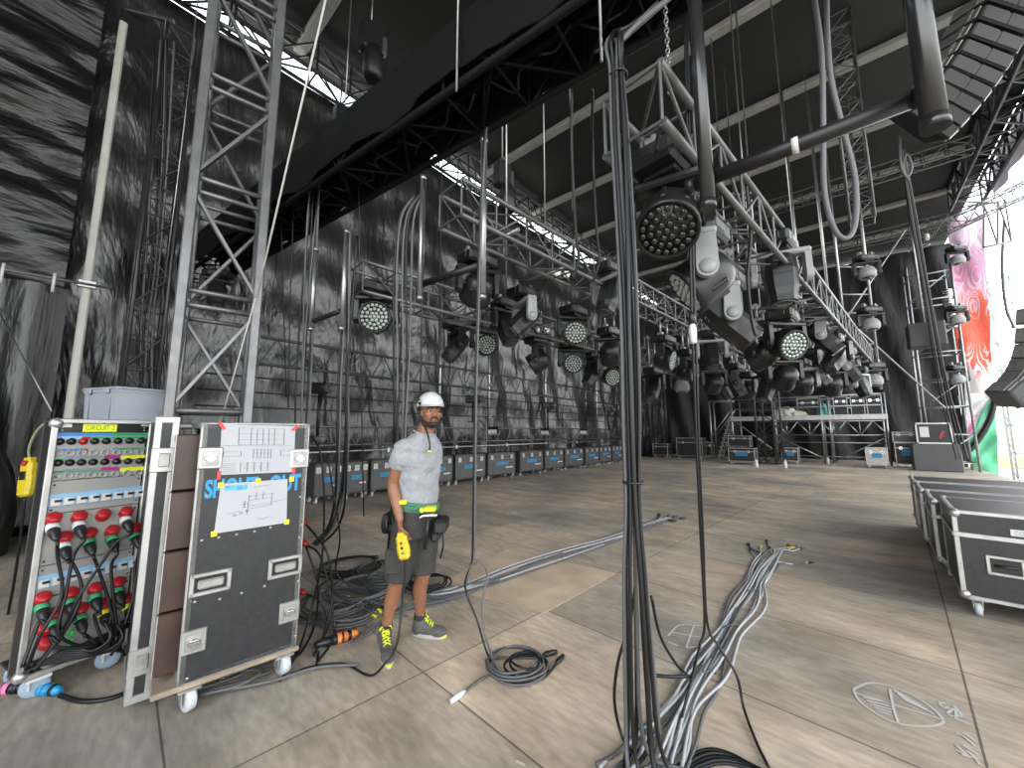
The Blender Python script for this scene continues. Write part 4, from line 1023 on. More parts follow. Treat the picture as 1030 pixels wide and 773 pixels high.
# far ladder the ball lamps hang on, on the right
A = PT(857, 384, 9.3); 
for (xa, xb, yt, yb_, d, lab) in ((856, 886, 240, 392, 9.3, 'pale pipe ladder carrying three ball lamps before the far wall'),):
    a, b = PT(xa, yb_, d), PT(xb, yb_, d); t = thing('lamp_ladder', lab, 'ladder', (a + b) / 2, 0)
    ztop = ROOFZ - .05
    for q in (a, b): MB().cyl(q, V((q.x, q.y, ztop)), .032, 10).build('pipe', M_PIPE, t, world=True)
    for py in (262, 292, 312, 345, 372): z = PT(xa, py, d).z; MB().cyl(V((a.x, a.y, z)), V((b.x, b.y, z)), .02, 8).build('rung', M_PIPE, t, world=True)
# brace pipes in the far right corner
for (p, q, d, lab) in (((795, 270), (950, 410), 11.5, 'long thin brace crossing the far dark wall down to the right'), ((910, 232), (835, 345), 10.5, 'long thin brace crossing behind the lamp ladder up to the right')):
    wire(lab, PT(*p, d), PT(*q, d), .022, M_PIPE, 'far wall braces', 'brace_pipe', 'pipe')
for (px, lab) in ((838, 'pale hanging pipe left of the lamp ladder'), (810, 'pale hanging pipe second left of the lamp ladder')):
    q = PT(px, 345, 9.6); t = thing('hanging_pipe', lab, 'pipe', q); MB().cyl(q, V((q.x, q.y, ROOFZ - .05)), .03, 10).build('tube', M_PIPE, t, world=True); MB().cyl(q - Z * .02, q + Z * .03, .038, 10).build('end_cap', M_ALUD, t, world=True)
# lamps standing on stands by the back wall
def stand_lamp(label, px, py, d, pybase, s=1.0):
    P = PT(px, py, d); zb_ = max(.0, PT(px, pybase, d).z)
    T = thing('follow_light', label, 'stage light', (P.x, P.y, zb_), 0, 'lamps low at the back wall'); h = P.z - zb_
    MB().cyl((0, 0, 0), (0, 0, h - .1), .03, 8).build('stand_pole', M_BLK, T)
    MB().box((0, 0, .01), (.2, .2, .02), ch=.004).build('foot_clamp', M_BLK, T)
    MB().box((0, 0, h), (.45 * s, .22 * s, .24 * s), Matrix.Rotation(YAW - .2, 3, 'Z'), ch=.03).build('body', M_BLK, T)
    ax = (HR * .9 - HF * .4).normalized(); MB().lathe([(.1 * s, .1 * s), (.12 * s, .26 * s), (.12 * s, .34 * s), (.09 * s, .34 * s), (.08 * s, .3 * s), (0, .3 * s)], (0, 0, h), ax, 16).build('lens_barrel', M_PLASG, T)
    MB().tube([V((-.02, 0, h - .25)), V((.16, 0, h - .1)), V((.16, 0, h + .12))], .018, 6).build('yoke', M_BLK, T)
stand_lamp('black follow light on a pole behind the tall road case', 322, 391, 7.2, 440, .8)
for (px, py, d, yb_, lab) in ((476, 402, 9.6, 425, 'black lamp on pole at the wall right of the helmet'), (551, 408, 13.0, 432, 'black lamp on pole at the back wall, middle of the row'), (612, 412, 16.5, 433, 'black lamp on pole at the back wall near the bundle')):
    stand_lamp(lab, px, py, d, yb_, .8)
for (px, py, d, lab) in ((496, 433, 10.5, 'small pale-fronted floor lamp on low wall truss right of the helmet'), (548, 434, 13.0, 'small pale-fronted floor lamp on low wall truss, middle one'), (587, 434, 15.5, 'small pale-fronted floor lamp on low wall truss, furthest one')):
    P = PT(px, py, d); T = thing('floor_lamp', lab, 'stage light', (P.x, P.y, P.z - .12), 0, 'small lamps on the low wall truss'); R = frame((HR * -.3 - HF - Z * .5).normalized())
    MB().box(P, (.3, .16, .14), R, ch=.02).build('housing', M_BLK, T, world=True)
    MB().box(P + R @ V((0, -.01, .075)), (.26, .12, .01), R, ch=.003).build('front_glass', M_WHT, T, world=True)
    MB().tube([P + R @ V((-.17, 0, 0)), P + R @ V((-.17, 0, 0)) - Z * .12, P + R @ V((.17, 0, 0)) - Z * .12, P + R @ V((.17, 0, 0))], .012, 6).build('bracket', M_ALUD, T, world=True)
# ================================================================ the worker
M_SKIN = mat('brown_skin', (.24, .105, .055), .45, noise=(20, .12), bump=(90, .05))
M_SHIRT = mat('grey_tshirt', (.29, .295, .315), .85, noise=(60, .08), bump=(11, .8, 2))
M_SHORT = mat('charcoal_shorts', (.034, .032, .031), .8, noise=(30, .2), bump=(14, .3))
M_HAIR = mat('black_hair', (.012, .01, .009), .7)
M_HELM = mat('white_helmet', (.55, .56, .56), .3)
M_SHOE = mat('grey_shoe', (.085, .082, .075), .8, noise=(40, .25))
M_SOLE = mat('pale_sole', (.42, .4, .37), .7)
M_LACE = mat('neon_yellow', (.62, .66, .02), .6)
M_SOCK = mat('black_sock', (.02, .02, .022), .9)
M_WEB = mat('green_webbing', (.06, .16, .1), .7, noise=(50, .3))
def capsule(mb, p, r0, q, r1, n=14):
    p, q = V(p), V(q); L = (q - p).length
    prof = [(max(r0 * math.sin(a), 0), -r0 * math.cos(a)) for a in [PI / 2 * k / 4 for k in range(5)]]
    prof += [(max(r1 * math.cos(a), 0), L + r1 * math.sin(a)) for a in [PI / 2 * k / 4 for k in range(5)]]
    prof[0] = (0, prof[0][1]); prof[-1] = (0, prof[-1][1])
    mb.lathe(prof, p, q - p, n)
def chain_caps(mb, pts):
    for (p, r), (q, s) in zip(pts, pts[1:]): capsule(mb, p, r, q, s)
def loft(mb, secs, n=22):
    """secs: (centre, a, b, dir) ellipses: a along side, b along facing"""
    vs = []; K = len(secs)
    for (c, a, b, fd) in secs:
        sd = V(fd).cross(Z).normalized(); f = V((fd[0], fd[1], 0)).normalized()
        for i in range(n):
            t = 2 * PI * i / n; ct, st = math.cos(t), math.sin(t)
            e = .85; vs.append(V(c) + sd * (a * math.copysign(abs(ct) ** e, ct)) + f * (b * math.copysign(abs(st) ** e, st)))
    fs = [(j * n + i, j * n + (i + 1) % n, (j + 1) * n + (i + 1) % n, (j + 1) * n + i) for j in range(K - 1) for i in range(n)]
    fs += [tuple(reversed(range(n))), tuple((K - 1) * n + i for i in range(n))]
    mb.add(vs, fs, 0, True)
def remeshed(mb, voxel, smooth=6, fac=.5):
    me = mb.mesh('tmp', M_SKIN); ob = bpy.data.objects.new('tmp', me); COL.objects.link(ob)
    bm = bmesh.new(); bm.from_mesh(me); bmesh.ops.remove_doubles(bm, verts=bm.verts, dist=1e-6); bmesh.ops.recalc_face_normals(bm, faces=bm.faces); bm.to_mesh(me); bm.free()
    m = ob.modifiers.new('r', 'REMESH'); m.mode = 'VOXEL'; m.voxel_size = voxel; m.use_smooth_shade = True
    if smooth:
        s = ob.modifiers.new('s', 'SMOOTH'); s.iterations = smooth; s.factor = fac
    me2 = bpy.data.meshes.new_from_object(ob.evaluated_get(bpy.context.evaluated_depsgraph_get()))
    out = MB(); out.v = [v.co.copy() for v in me2.vertices]; out.f = [list(p.vertices) for p in me2.polygons]; out.m = [0] * len(out.f); out.s = [True] * len(out.f)
    bpy.data.objects.remove(ob); bpy.data.meshes.remove(me); bpy.data.meshes.remove(me2)
    return out
def dirv(r, a, z=0): return (HR * r + HF * a + Z * z).normalized()
PB = (FL(387, 660) + FL(432, 640)) / 2; PB.z = 0
W_ = thing('person', 'person in white helmet, grey T-shirt and dark shorts holding a yellow hand controller', 'person', PB)
bf = dirv(.85, -.5); hf = dirv(.5, -.87, .03); br = bf.cross(Z)      # br: his right side (towards camera left)
# joints
nh = PT(433, 415, 2.86)                    # head centre (eye level)
nk0, nk1 = PT(426, 441, 2.86), PT(430.5, 427, 2.87)
shN, elN, wrN = PT(405.5, 450, 2.73), PT(395, 487, 2.74), PT(402, 522, 2.66)
shF, elF, wrF = PT(434, 450, 3.0), PT(427, 488, 3.08), PT(424, 520, 3.0)
hip = PT(420, 524, 2.86)
hpN, hpF = hip + br * .09, hip - br * .09
heelN, toeN, heelF, toeF = FL(385, 648), FL(391.5, 673), FL(415, 639), FL(448, 642)
anN = heelN + (toeN - heelN) * .2 + Z * .095; anF = heelF + (toeF - heelF) * .2 + Z * .095
knN, knF = PT(399, 583, 2.76), PT(425, 577, 2.86)
# ---- body: one continuous surface
b = MB()
loft(b, [(hip - Z * .09, .15, .11, bf), (hip, .165, .12, bf), (PT(420.5, 505, 2.86), .145, .105, bf), (PT(421, 480, 2.86), .155, .11, bf), (PT(421.5, 460, 2.86), .175, .12, bf), (PT(423, 447, 2.86), .17, .1, bf), (PT(425, 440, 2.86), .09, .07, bf)])
capsule(b, nk0 - Z * .02, .066, nk1 + Z * .02, .058)
# head
hs = hf.cross(Z).normalized(); hu = hs.cross(hf).normalized()     # hs: his right
def HD(s, f, u): return nh + hs * s + hf * f + hu * u
HRm = Matrix((hs, hf, hu)).transposed()
b.ball(HD(0, -.012, .045), 1, 20, 12, (.076, .098, .09), HRm)
b.ball(HD(0, .018, -.03), 1, 20, 12, (.064, .078, .085), HRm)
b.ball(HD(0, .045, -.085), 1, 16, 10, (.042, .045, .032), HRm)
b.ball(HD(0, .07, .02), 1, 14, 8, (.055, .025, .016), HRm)            # brow
capsule(b, HD(0, .082, .012), .011, HD(0, .105, -.026), .016); 
for s in (-1, 1):
    b.ball(HD(s * .014, .097, -.029), 1, 10, 6, (.011, .012, .009), HRm)
    b.ball(HD(s * .042, .062, -.02), 1, 12, 8, (.022, .024, .02), HRm)        # cheekbones
    b.ball(HD(s * .074, -.012, -.012), 1, 10, 8, (.01, .022, .034), HRm)      # ears
b.ball(HD(0, .084, -.055), 1, 12, 6, (.026, .014, .008), HRm); b.ball(HD(0, .082, -.067), 1, 12, 6, (.024, .014, .009), HRm)
# arms
def hand(b, wr, dr_, palm_n, curl, side):
    """dr_: along the hand, palm_n: out of the palm, side: towards the thumb"""
    d, n_, s = V(dr_).normalized(), V(palm_n).normalized(), V(side).normalized()
    c = wr + d * .05
    Rm = Matrix((s, d, n_)).transposed(); b.ball(c, 1, 12, 8, (.042, .055, .019), Rm); b.ball(c + d * .03, 1, 12, 8, (.042, .026, .016), Rm)
    for k, (o, L) in enumerate(((.03, .078), (.01, .088), (-.011, .082), (-.031, .066))):
        p = c + d * .046 + s * o; dd = d.copy(); seg = [p - d * .03]
        for j, f in enumerate((.45, .32, .23)):
            a = curl[j] * (1 + .06 * k); dd = (dd * math.cos(a) + n_ * math.sin(a)).normalized(); 
            p = (seg[-1] if j else seg[-1] + d * .03) + dd * (L * f); 
            if j == 0: seg.append(seg[0] + d * .03)
            seg.append(p); nn2 = s.cross(dd).normalized()
            n_loc = nn2 if nn2.dot(n_) > 0 else -nn2; 
        chain_caps(b, [(q, .0098 - .0008 * i) for i, q in enumerate(seg)])
    t0 = wr + d * .028 + s * .03; t1 = t0 + (s * .75 + d * .8 + n_ * .3).normalized() * .036; t2 = t1 + (d * .8 + n_ * .75 + s * .05).normalized() * .032; t3 = t2 + (d * .6 + n_ * .8 - s * .25).normalized() * .026
    chain_caps(b, [(t0, .0145), (t1, .012), (t2, .0105), (t3, .0092)])
for (sh, el, wr) in ((shN, elN, wrN), (shF, elF, wrF)):
    b.ball(sh - (sh - PT(423, 449, 2.86)) * .14 - Z * .015, .052, 14, 8)
    m1 = sh.lerp(el, .45) + bf * .008; m2 = el.lerp(wr, .3)
    chain_caps(b, [(sh - (sh - PT(423, 449, 2.86)) * .14 - Z * .02, .05), (m1, .05), (el, .041), (m2, .044), (wr, .028)])
handN_d = dirv(.1, -.05, -1); 
hand(b, wrN, handN_d, dirv(.95, .2, 0), (.75, .8, .6), dirv(.2, -.95, 0))
hand(b, wrF, dirv(.1, .0, -1), dirv(.3, -.9, 0), (.35, .35, .3), dirv(.95, .2, 0))
# legs
for (hp, kn, an, heel, toe) in ((hpN, knN, anN, heelN, toeN), (hpF, knF, anF, heelF, toeF)):
    fd = V((toe - heel)); fd.z = 0; fd.normalize()
    chain_caps(b, [(hp, .088), (hp.lerp(kn, .5), .078), (kn + Z * .02, .057), (kn - Z * .03, .05)])
    cm = kn.lerp(an, .32) - fd * .014
    chain_caps(b, [(kn - Z * .02, .05), (cm, .054), (kn.lerp(an, .68), .04), (an, .034)])
    b.ball(kn + fd * .02, .045, 12, 8)
    chain_caps(b, [(an, .036), (heel.lerp(toe, .25) + Z * .05, .04), (heel.lerp(toe, .7) + Z * .04, .032)])
body = remeshed(b, .0058, 5, .5)
body.build('body', M_SKIN, W_, world=True)
# ---- face details
mb = MB()
for s in (-1, 1): mb.ball(HD(s * .031, .0795, .001), 1, 12, 8, (.0145, .011, .0062), HRm)
o = mb.build('eyes', mat('eye_white', (.34, .3, .27), .3), W_, world=True)
mb = MB()
for s in (-1, 1): mb.ball(HD(s * .031 - .002, .0875, .001), 1, 10, 6, (.0072, .0045, .0066), HRm)
mb.build('irises', M_HAIR, o, world=True)
mb = MB()
for s in (-1, 1):
    mb.tube(cr([HD(s * .012, .092, .019), HD(s * .03, .09, .026), HD(s * .052, .074, .02)], 4), .0052, 6)
mb.build('eyebrows', M_HAIR, W_, world=True)
mb = MB()
mb.ball(HD(0, .05, -.09), 1, 18, 10, (.043, .05, .03), HRm)
mb.tube(cr([HD(-.07, .0, -.03), HD(-.064, .028, -.068), HD(-.035, .07, -.087), HD(0, .088, -.094), HD(.035, .07, -.087), HD(.064, .028, -.068), HD(.07, .0, -.03)], 5), .013, 8)
mb.tube(cr([HD(-.03, .088, -.068), HD(-.022, .095, -.05), HD(0, .103, -.0445), HD(.022, .095, -.05), HD(.03, .088, -.068)], 5), .0065, 8)
remeshed(mb, .004, 2, .4).build('beard', M_HAIR, W_, world=True)
mb = MB().tube(cr([HD(-.021, .094, -.06), HD(0, .1, -.0605), HD(.021, .094, -.06)], 4), .0045, 6); mb.build('lips', mat('lips', (.2, .07, .06), .4), W_, world=True)
mb = MB(); mb.ball(HD(0, -.03, .03), 1, 18, 12, (.08, .085, .075), HRm); mb.build('hair', M_HAIR, W_, world=True)
# ---- helmet
mb = MB(); n = 28; vs = []; K = 9
for j in range(K + 1):
    th = PI / 2 * j / K
    for i in range(n):
        a = 2 * PI * i / n; x, y = math.cos(a), math.sin(a)
        rx, ry, rz_ = .098, .128, .112
        drop = -.03 * max(0, -y) ** 1.2 + .0 * y
        vs.append(HD(rx * x * math.cos(th), -.008 + ry * y * math.cos(th), .042 + (drop if j == 0 else drop * (1 - j / K)) + rz_ * math.sin(th)))
fs = [(j * n + i, j * n + (i + 1) % n, (j + 1) * n + (i + 1) % n, (j + 1) * n + i) for j in range(K) for i in range(n)]
mb.add(vs, fs, 0, True)
mb.add([nh + (p - nh) * .95 for p in vs], [f[::-1] for f in fs], 0, True)
mb.add(vs[:n] + [nh + (p - nh) * .95 for p in vs[:n]], [(i, n + i, n + (i + 1) % n, (i + 1) % n) for i in range(n)], 0, True)
helm = mb.build('helmet', M_HELM, W_, world=True)
mb = MB(); bp_ = []
for i in range(15):
    a = PI * (.14 + .72 * i / 14); bp_.append((math.cos(a), math.sin(a)))
vs = []
for (x, y) in bp_: vs += [HD(.096 * x, -.008 + .126 * y, .05), HD(.1 * x, -.006 + (.128 + .034 * y ** 2) * y, .034), HD(.098 * x, -.008 + .126 * y, .04)]
mb.add(vs, [(3 * i + k, 3 * i + 3 + k, 3 * i + 3 + (k + 1) % 3, 3 * i + (k + 1) % 3) for i in range(14) for k in range(3)] + [(0, 1, 2), (42, 44, 43)], 0, True); mb.build('peak', M_HELM, helm, world=True)
mb = MB()
for s in (-1, 1):
    for k in range(3): mb.ball(HD(s * .095, .03 - .045 * k, .088 - .008 * k), 1, 8, 6, (.006, .016, .007), HRm)
    mb.ball(HD(s * .097, .045, .06), 1, 8, 6, (.008, .022, .012), HRm)
mb.build('vents', M_BLK, helm, world=True)
mb = MB()
for s in (-1, 1):
    mb.tube(cr([HD(s * .09, .03, .05), HD(s * .082, .008, .0), HD(s * .074, .008, -.05), HD(s * .055, .012, -.1)], 4), .0055, 6); mb.tube(cr([HD(s * .088, -.05, .03), HD(s * .082, -.02, -.015), HD(s * .074, .006, -.05)], 4), .005, 6)
mb.build('chin_strap', M_BLK, helm, world=True)
lp = [HD(.05, .02, -.1), PT(431, 440, 2.74), PT(432.5, 449, 2.72), PT(432, 453, 2.72)]
MB().tube(cr(lp, 5), .0075, 6).build('hanging_strap', M_BLK, helm, world=True)
o = MB().box(PT(432, 454, 2.715), (.03, .012, .016), frame(bf), ch=.003).build('strap_buckle', M_LACE, helm, world=True)
# ---- shirt
b = MB()
loft(b, [(PT(420, 514, 2.86), .168, .128, bf), (PT(420.5, 500, 2.86), .162, .124, bf), (PT(421, 482, 2.86), .17, .125, bf), (PT(421.5, 462, 2.86), .19, .135, bf), (PT(423, 449, 2.86), .19, .12, bf), (PT(424.5, 441.5, 2.86), .135, .09, bf), (PT(426, 436, 2.86), .085, .078, bf)])
for (sh, el) in ((shN, elN), (shF, elF)):
    e = sh.lerp(el, .58); b.ball(sh - Z * .008 - (sh - PT(423, 449, 2.86)) * .1, .07, 14, 8); d = (e - sh).normalized()
    b.lathe([(.066, -.02), (.069, .04), (.068, (e - sh).length * .7), (.07, (e - sh).length)], sh, d, 18)
shirt = remeshed(b, .0085, 14, .5)
for i, p in enumerate(shirt.v):        # creases
    q = p - PB; h = q.z
    if h < 1.42: shirt.v[i] = p + V((p.x - hip.x, p.y - hip.y, 0)) * (.022 * math.sin(46 * h + 9 * (q.dot(HR)) + 2.5 * math.sin(7 * q.dot(HF))))
shirt.build('tshirt', M_SHIRT, W_, world=True)
nc = PT(426.5, 436.5, 2.86); mb = MB(); fr = frame((nk1 - nk0))
mb.tube([nc + fr @ V((.077 * math.cos(a), .074 * math.sin(a), .0)) for a in [2 * PI * k / 24 for k in range(25)]], .0085, 6); mb.build('collar', M_SHIRT, W_, world=True)
# ---- shorts
b = MB(); loft(b, [(hip - Z * .1, .165, .13, bf), (hip, .175, .135, bf), (PT(420, 510, 2.86), .168, .13, bf)])
for (hp, kn, sx) in ((hpN, knN, 1), (hpF, knF, -1)):
    e = hp.lerp(kn, .99); d = (e - hp).normalized(); L = (e - hp).length
    b.lathe([(.1, -.03), (.108, .05), (.104, L * .5), (.096, L * .8), (.093, L)], hp, d, 20)
shorts = remeshed(b, .0085, 4, .5)
shorts.build('shorts', M_SHORT, W_, world=True)
c = hpN.lerp(knN, .62) - HF * .085 - HR * .035; sp = MB().box(c, (.11, .03, .17), frame(Z, HF), ch=.012); sp.build('cargo_pocket', M_SHORT, W_, world=True)
# ---- socks and shoes
for (an, kn, heel, toe) in ((anN, knN, heelN, toeN), (anF, knF, heelF, toeF)):
    fd = (toe - heel); L = fd.length; fd.normalize(); sd = fd.cross(Z)
    top = an.lerp(kn, .19)
    MB().lathe([(.04, 0), (.0435, .04), (.043, (top - an).length), (.03, (top - an).length + .002)], an, top - an, 16).build('sock', M_SOCK, W_, world=True)
    b = MB(); Rm = Matrix((sd, fd, Z)).transposed()
    def S(f, s, z): return heel + fd * (L * f) + sd * s + Z * z
    b.ball(S(.16, 0, .05), 1, 16, 10, (.04, .05, .05), Rm); b.ball(S(.45, 0, .046), 1, 16, 10, (.043, .09, .046), Rm); b.ball(S(.76, 0, .04), 1, 16, 10, (.049, .075, .04), Rm)
    b.lathe([(.046, 0), (.052, .05), (.05, .1), (.04, .102)], S(.2, 0, .04), V((0, 0, 1)) + fd * .05, 16); capsule(b, S(.26, 0, .1), .04, S(.6, 0, .055), .036)
    sm = remeshed(b, .006, 4, .5); sm.v = [V((p.x, p.y, max(p.z, .012))) for p in sm.v]
    shoe = sm.build('shoe', M_SHOE, W_, world=True)
    poly = []
    for i in range(28):
        a = 2 * PI * i / 28; y = math.cos(a); x = math.sin(a); w_ = .04 + .01 * y - .006 * math.sin(2 * a) * 0
        poly.append((x * w_, L * .5 + y * (L * .5 + .008)))
    MB().prism(poly, .026, heel + Z * .0015, sd, fd).build('sole', M_SOLE, shoe, world=True)
    mb = MB(); pts = []
    for i in range(7):
        a = i / 6; pts.append(S(.62 - .34 * a, (.02 if i % 2 else -.02), .092 + .052 * a)); 
    mb.tube(cr(pts, 3), .0045, 6)
    for i in range(6): a = i / 5; mb.tube([S(.62 - .33 * a, -.026, .082 + .056 * a), S(.62 - .33 * a, 0, .1 + .05 * a), S(.62 - .33 * a, .026, .082 + .056 * a)], .0042, 6)
    kq = S(.28, 0, .152)
    for s in (-1, 1): mb.tube(cr([kq, kq + sd * s * .03 + fd * .02 + Z * .012, kq + sd * s * .042 + fd * .01 - Z * .012, kq + sd * s * .015 + fd * .012, kq + sd * s * .022 + fd * .045 - Z * .03], 4), .0042, 6)
    mb.build('laces', M_LACE, shoe, world=True)
    MB().prism([(sx * .047 * math.sin(a), L * .5 + math.cos(a) * (L * .5 + .011)) for sx, a in [(1, (-.75 + 1.5 * i / 10)) for i in range(11)]], .014, heel + Z * .012, sd, fd).build('toe_rim', M_LACE, shoe, world=True)
# ---- belt and gear
mb = MB(); bc = PT(420.5, 507, 2.86); vs = []; n = 32; tl = .16
sdb = bf.cross(Z).normalized()
for (rr, dz) in ((1, -.035), (1.03, -.034), (1.03, .034), (1, .035)):
    for i in range(n):
        a = 2 * PI * i / n; p = bc + sdb * (.176 * rr * math.cos(a)) + bf * (.137 * rr * math.sin(a)); vs.append(p + Z * (dz - (p - bc).dot(HR) * tl))
mb.add(vs, [(j * n + i, j * n + (i + 1) % n, ((j + 1) % 4) * n + (i + 1) % n, ((j + 1) % 4) * n + i) for j in range(4) for i in range(n)], 0, True)
belt = mb.build('tool_belt', M_WEB, W_, world=True)
def onbelt(px, py, out=.012): 
    n_ = dirv(.25, -1); return ONP(px, py, bc - HF * .155, HF) 
def gear(name, c, size, m, ch=.008, R=None): return MB().box(c, size, R or frame(-HF, Z), ch=ch).build(name, m, belt, world=True)
for (px, py, w, h) in ((406, 505, .05, .07), (433, 512, .075, .075), (425, 513, .03, .06)): gear('yellow_clip', ONP(px, py, bc + V(-HF * (.165 if px < 430 else .15)), HF), (w, .03, h), M_LACE, .005)
gear('buckle', ONP(416, 508, bc - HF * .176, HF), (.055, .014, .05), M_GRN if 'M_GRN' in globals() else M_WEB)
c = PT(444, 528, 2.8); gear('tool_pouch', c, (.09, .1, .2), M_PLAS, .02); gear('tool_pouch', c + Z * -.07 + HR * -.035 - HF * .02, (.06, .08, .13), M_PLAS, .02); gear('pouch_label', c - HF * .052 - Z * .02, (.03, .004, .03), M_LACE, .001)
c = PT(431, 520, 2.7)
h_ = MB().cyl(c, c - Z * .22 - HR * .02, .011, 8).build('hammer_handle', M_BLK, belt, world=True); 
MB().tube(cr([c - HR * .07 - Z * .012, c - HR * .03 + Z * .006, c + HR * .06 + Z * .01], 4), [.008, .01, .011, .012, .013, .013, .014, .015, .017], 8).build('hammer_head', M_CHROME, h_, world=True)
c = PT(389, 520, 2.9)
mb = MB()
for k in range(3): mb.tube([c + HR * (.012 * k - .012) + Z * (-.05 + .07 * math.sin(a)) + (HR * .5 + HF * .8) * (.03 * math.cos(a)) for a in [2 * PI * j / 14 for j in range(15)]], .006, 6)
mb.cyl(c + Z * .02, PT(400, 510, 2.88), .009, 6); mb.build('carabiners', M_BLK, belt, world=True)
mb = MB().tube(cr([PT(441, 517, 2.84), PT(446, 545, 2.8), PT(443, 562, 2.8)], 4), .007, 6); mb.build('hanging_lanyard', M_BLK, belt, world=True)
# what he holds: yellow pendant controller on its cable
def pendant(name, label, top, bot, w, d, m=M_YEL):
    ax = (V(bot) - V(top)); L = ax.length; ax.normalize(); R = frame(-ax, HF); t = thing(name, label, 'hand controller', V(bot) if bot.z < top.z else V(top))
    c = (V(top) + V(bot)) / 2
    MB().box(c, (w, d, L), R, ch=min(w, d) * .28).box(c - ax * L * .52, (w * .6, d * .7, L * .16), R, ch=.004).box(c + ax * L * .1, (w * 1.12, d * 1.02, L * .5), R, ch=min(w, d) * .3).build('housing', m, t, world=True)
    return t, R, c, ax, L
htop, hbot = PT(403.5, 538, 2.625), PT(407.5, 563, 2.6)
hc, hR, c_, ax_, L_ = pendant('hand_controller', 'yellow hand controller held in the right hand of the worker', htop, hbot, .075, .055)
for k, m_ in enumerate((M_RED, M_BLK, M_GRN)):
    q = c_ - HF * .03 + ax_ * (L_ * (-.2 + .2 * k)); MB().cyl(q, q - HF * .006, .009, 12).build('button', m_, hc, world=True)
cp = [hbot - Z * 0, PT(407, 580, 2.58), PT(404, 610, 2.54), PT(401, 640, 2.46), PT(395, 658, 2.43), FL(388, 668, .05) - HF * .18, FL(372, 680, .012), FL(345, 668, .01), FL(310, 672, .01), FL(280, 684, .01), FL(250, 690, .01)]
cp[5] = PT(388, 667, 2.4); cp[5].z = max(cp[5].z, .02)
MB().tube(cr(cp, 7), .0075, 7).build('control_cable', M_CAB, hc, world=True)
t = PT(30, 464, 3.25); bq = PT(25, 500, 3.2)
hc2, R2_, c_, ax_, L_ = pendant('hand_controller', 'yellow hand controller hanging at the left side of the power rack', t, bq, .095, .07)
MB().lathe([(.022, 0), (.024, .02), (.018, .03), (0, .032)], c_ - ax_ * L_ * .42 - HF * .02, -HF + Z * .6, 14).build('emergency_button', M_RED, hc2, world=True)
MB().box(c_ - HF * .036 - ax_ * L_ * .1, (.05, .01, .07), R2_, ch=.002).build('button_field', M_BLK, hc2, world=True)
MB().tube(cr([t, PT(29, 452, 3.27), PT(36, 435, 3.35), PT(47, 425, 3.42), PT(58, 421.5, 3.45)], 5), .009, 6).build('hanging_cord', mat('olive_cord', (.2, .22, .12), .7), hc2, world=True)
MB().tube(cr([bq, PT(22, 530, 3.2), PT(15, 580, 3.2), PT(5, 640, 3.25), PT(8, 670, 3.2), FL(20, 690, .012)], 6), .009, 6).build('control_cable', M_CAB, hc2, world=True)
# ================================================================ cables
def cable(label, pts, r, m, group=None, k=6, n=7, name='cable', ends=(), cat='cable'):
    """ends: list of (which end, material, radius, length)"""
    P = cr(pts, k)
    if not ends:
        return tag(MB().tube(P, r, n).build(name, m), label, cat, group)
    lo = min(P, key=lambda q: q.z); t = thing(name, label, cat, lo, 0, group)
    MB().tube(P, r, n).build('jacket', m, t, world=True)
    for (e, mm, rr, L) in ends:
        a, b = (P[0], P[1]) if e == 0 else (P[-1], P[-2]); ax = (a - b).normalized()
        c0 = V((a.x, a.y, max(a.z, rr * 1.05))) if a.z < .1 else a
        MB().lathe([(r, -L * .15), (rr * .75, 0), (rr, L * .12), (rr, L * .7), (rr * .85, L * .72), (rr * .85, L), (0, L)], c0, ax, 10).build('connector', mm, t, world=True)
    return t
rnd = random.Random(11)
PT_AIR = PT
def PT(px, py, d):
    q = PT_AIR(px, py, d); return q if q.z > .012 else FL(px, py, .012)
# --- the big hanging bundle in the middle
B0 = FL(648, 776); bt = []
for i in range(9):
    a = 2 * PI * i / 8; r0 = .042 if i < 8 else 0
    ox, oy = r0 * math.cos(a), r0 * math.sin(a); ph = rnd.uniform(0, 6); pts = []
    top = OT0.lerp(OT1, .1 + .012 * i) + V((0, -.05 + .02 * i, -.28)); pts.append(top); pts.append(top.lerp(V((B0.x + ox, B0.y + oy, 3.7)), .5) + Z * .02)
    for z in (3.75, 3.55, 3.2, 2.85, 2.45, 2.0, 1.6, 1.2, .85, .5, .22):
        sp = 1 + .9 * max(0, 1 - z / 1.1); w = .012 * math.sin(2.2 * z + ph)
        sq = .8 if (3.4 < z < 3.7 or 1.1 < z < 1.4) else 1.0
        pts.append(V((B0.x, B0.y, z)) + HR * (ox * sp * sq + w) + HF * (oy * sp * sq + w * .5))
    da = PI * (1.05 + .9 * i / 8); dd = HR * math.cos(da) * .9 + HF * math.sin(da)
    rr = .0095 + .0025 * (i % 3 == 0)
    pts += [V((B0.x, B0.y, .07)) + HR * ox * 2 + HF * oy * 2 + dd * .03, V((B0.x, B0.y, rr + .002 + .012 * (i % 3))) + HR * ox * 2 + HF * oy * 2 + dd * .13, V((B0.x, B0.y, rr + .002)) + dd * .4, V((B0.x, B0.y, rr + .002)) + dd * .62 + HR * .1]
    cable('thick black cable in the big vertical bundle hanging at the centre', pts, rr, M_CAB if i % 4 else M_CABG, 'cables of the central hanging bundle', 5)
for z, lab in ((3.52, 'upper'), (1.28, 'lower')):
    c = V((B0.x, B0.y, z)); tag(MB().tube([c + HR * (.048 * math.cos(a)) + HF * (.048 * math.sin(a)) for a in [2 * PI * k / 20 for k in range(21)]], .007, 6).build('cable_tie', M_PLAS), 'tape tie around the central hanging bundle, %s one' % lab, 'tie', 'ties on the central bundle')
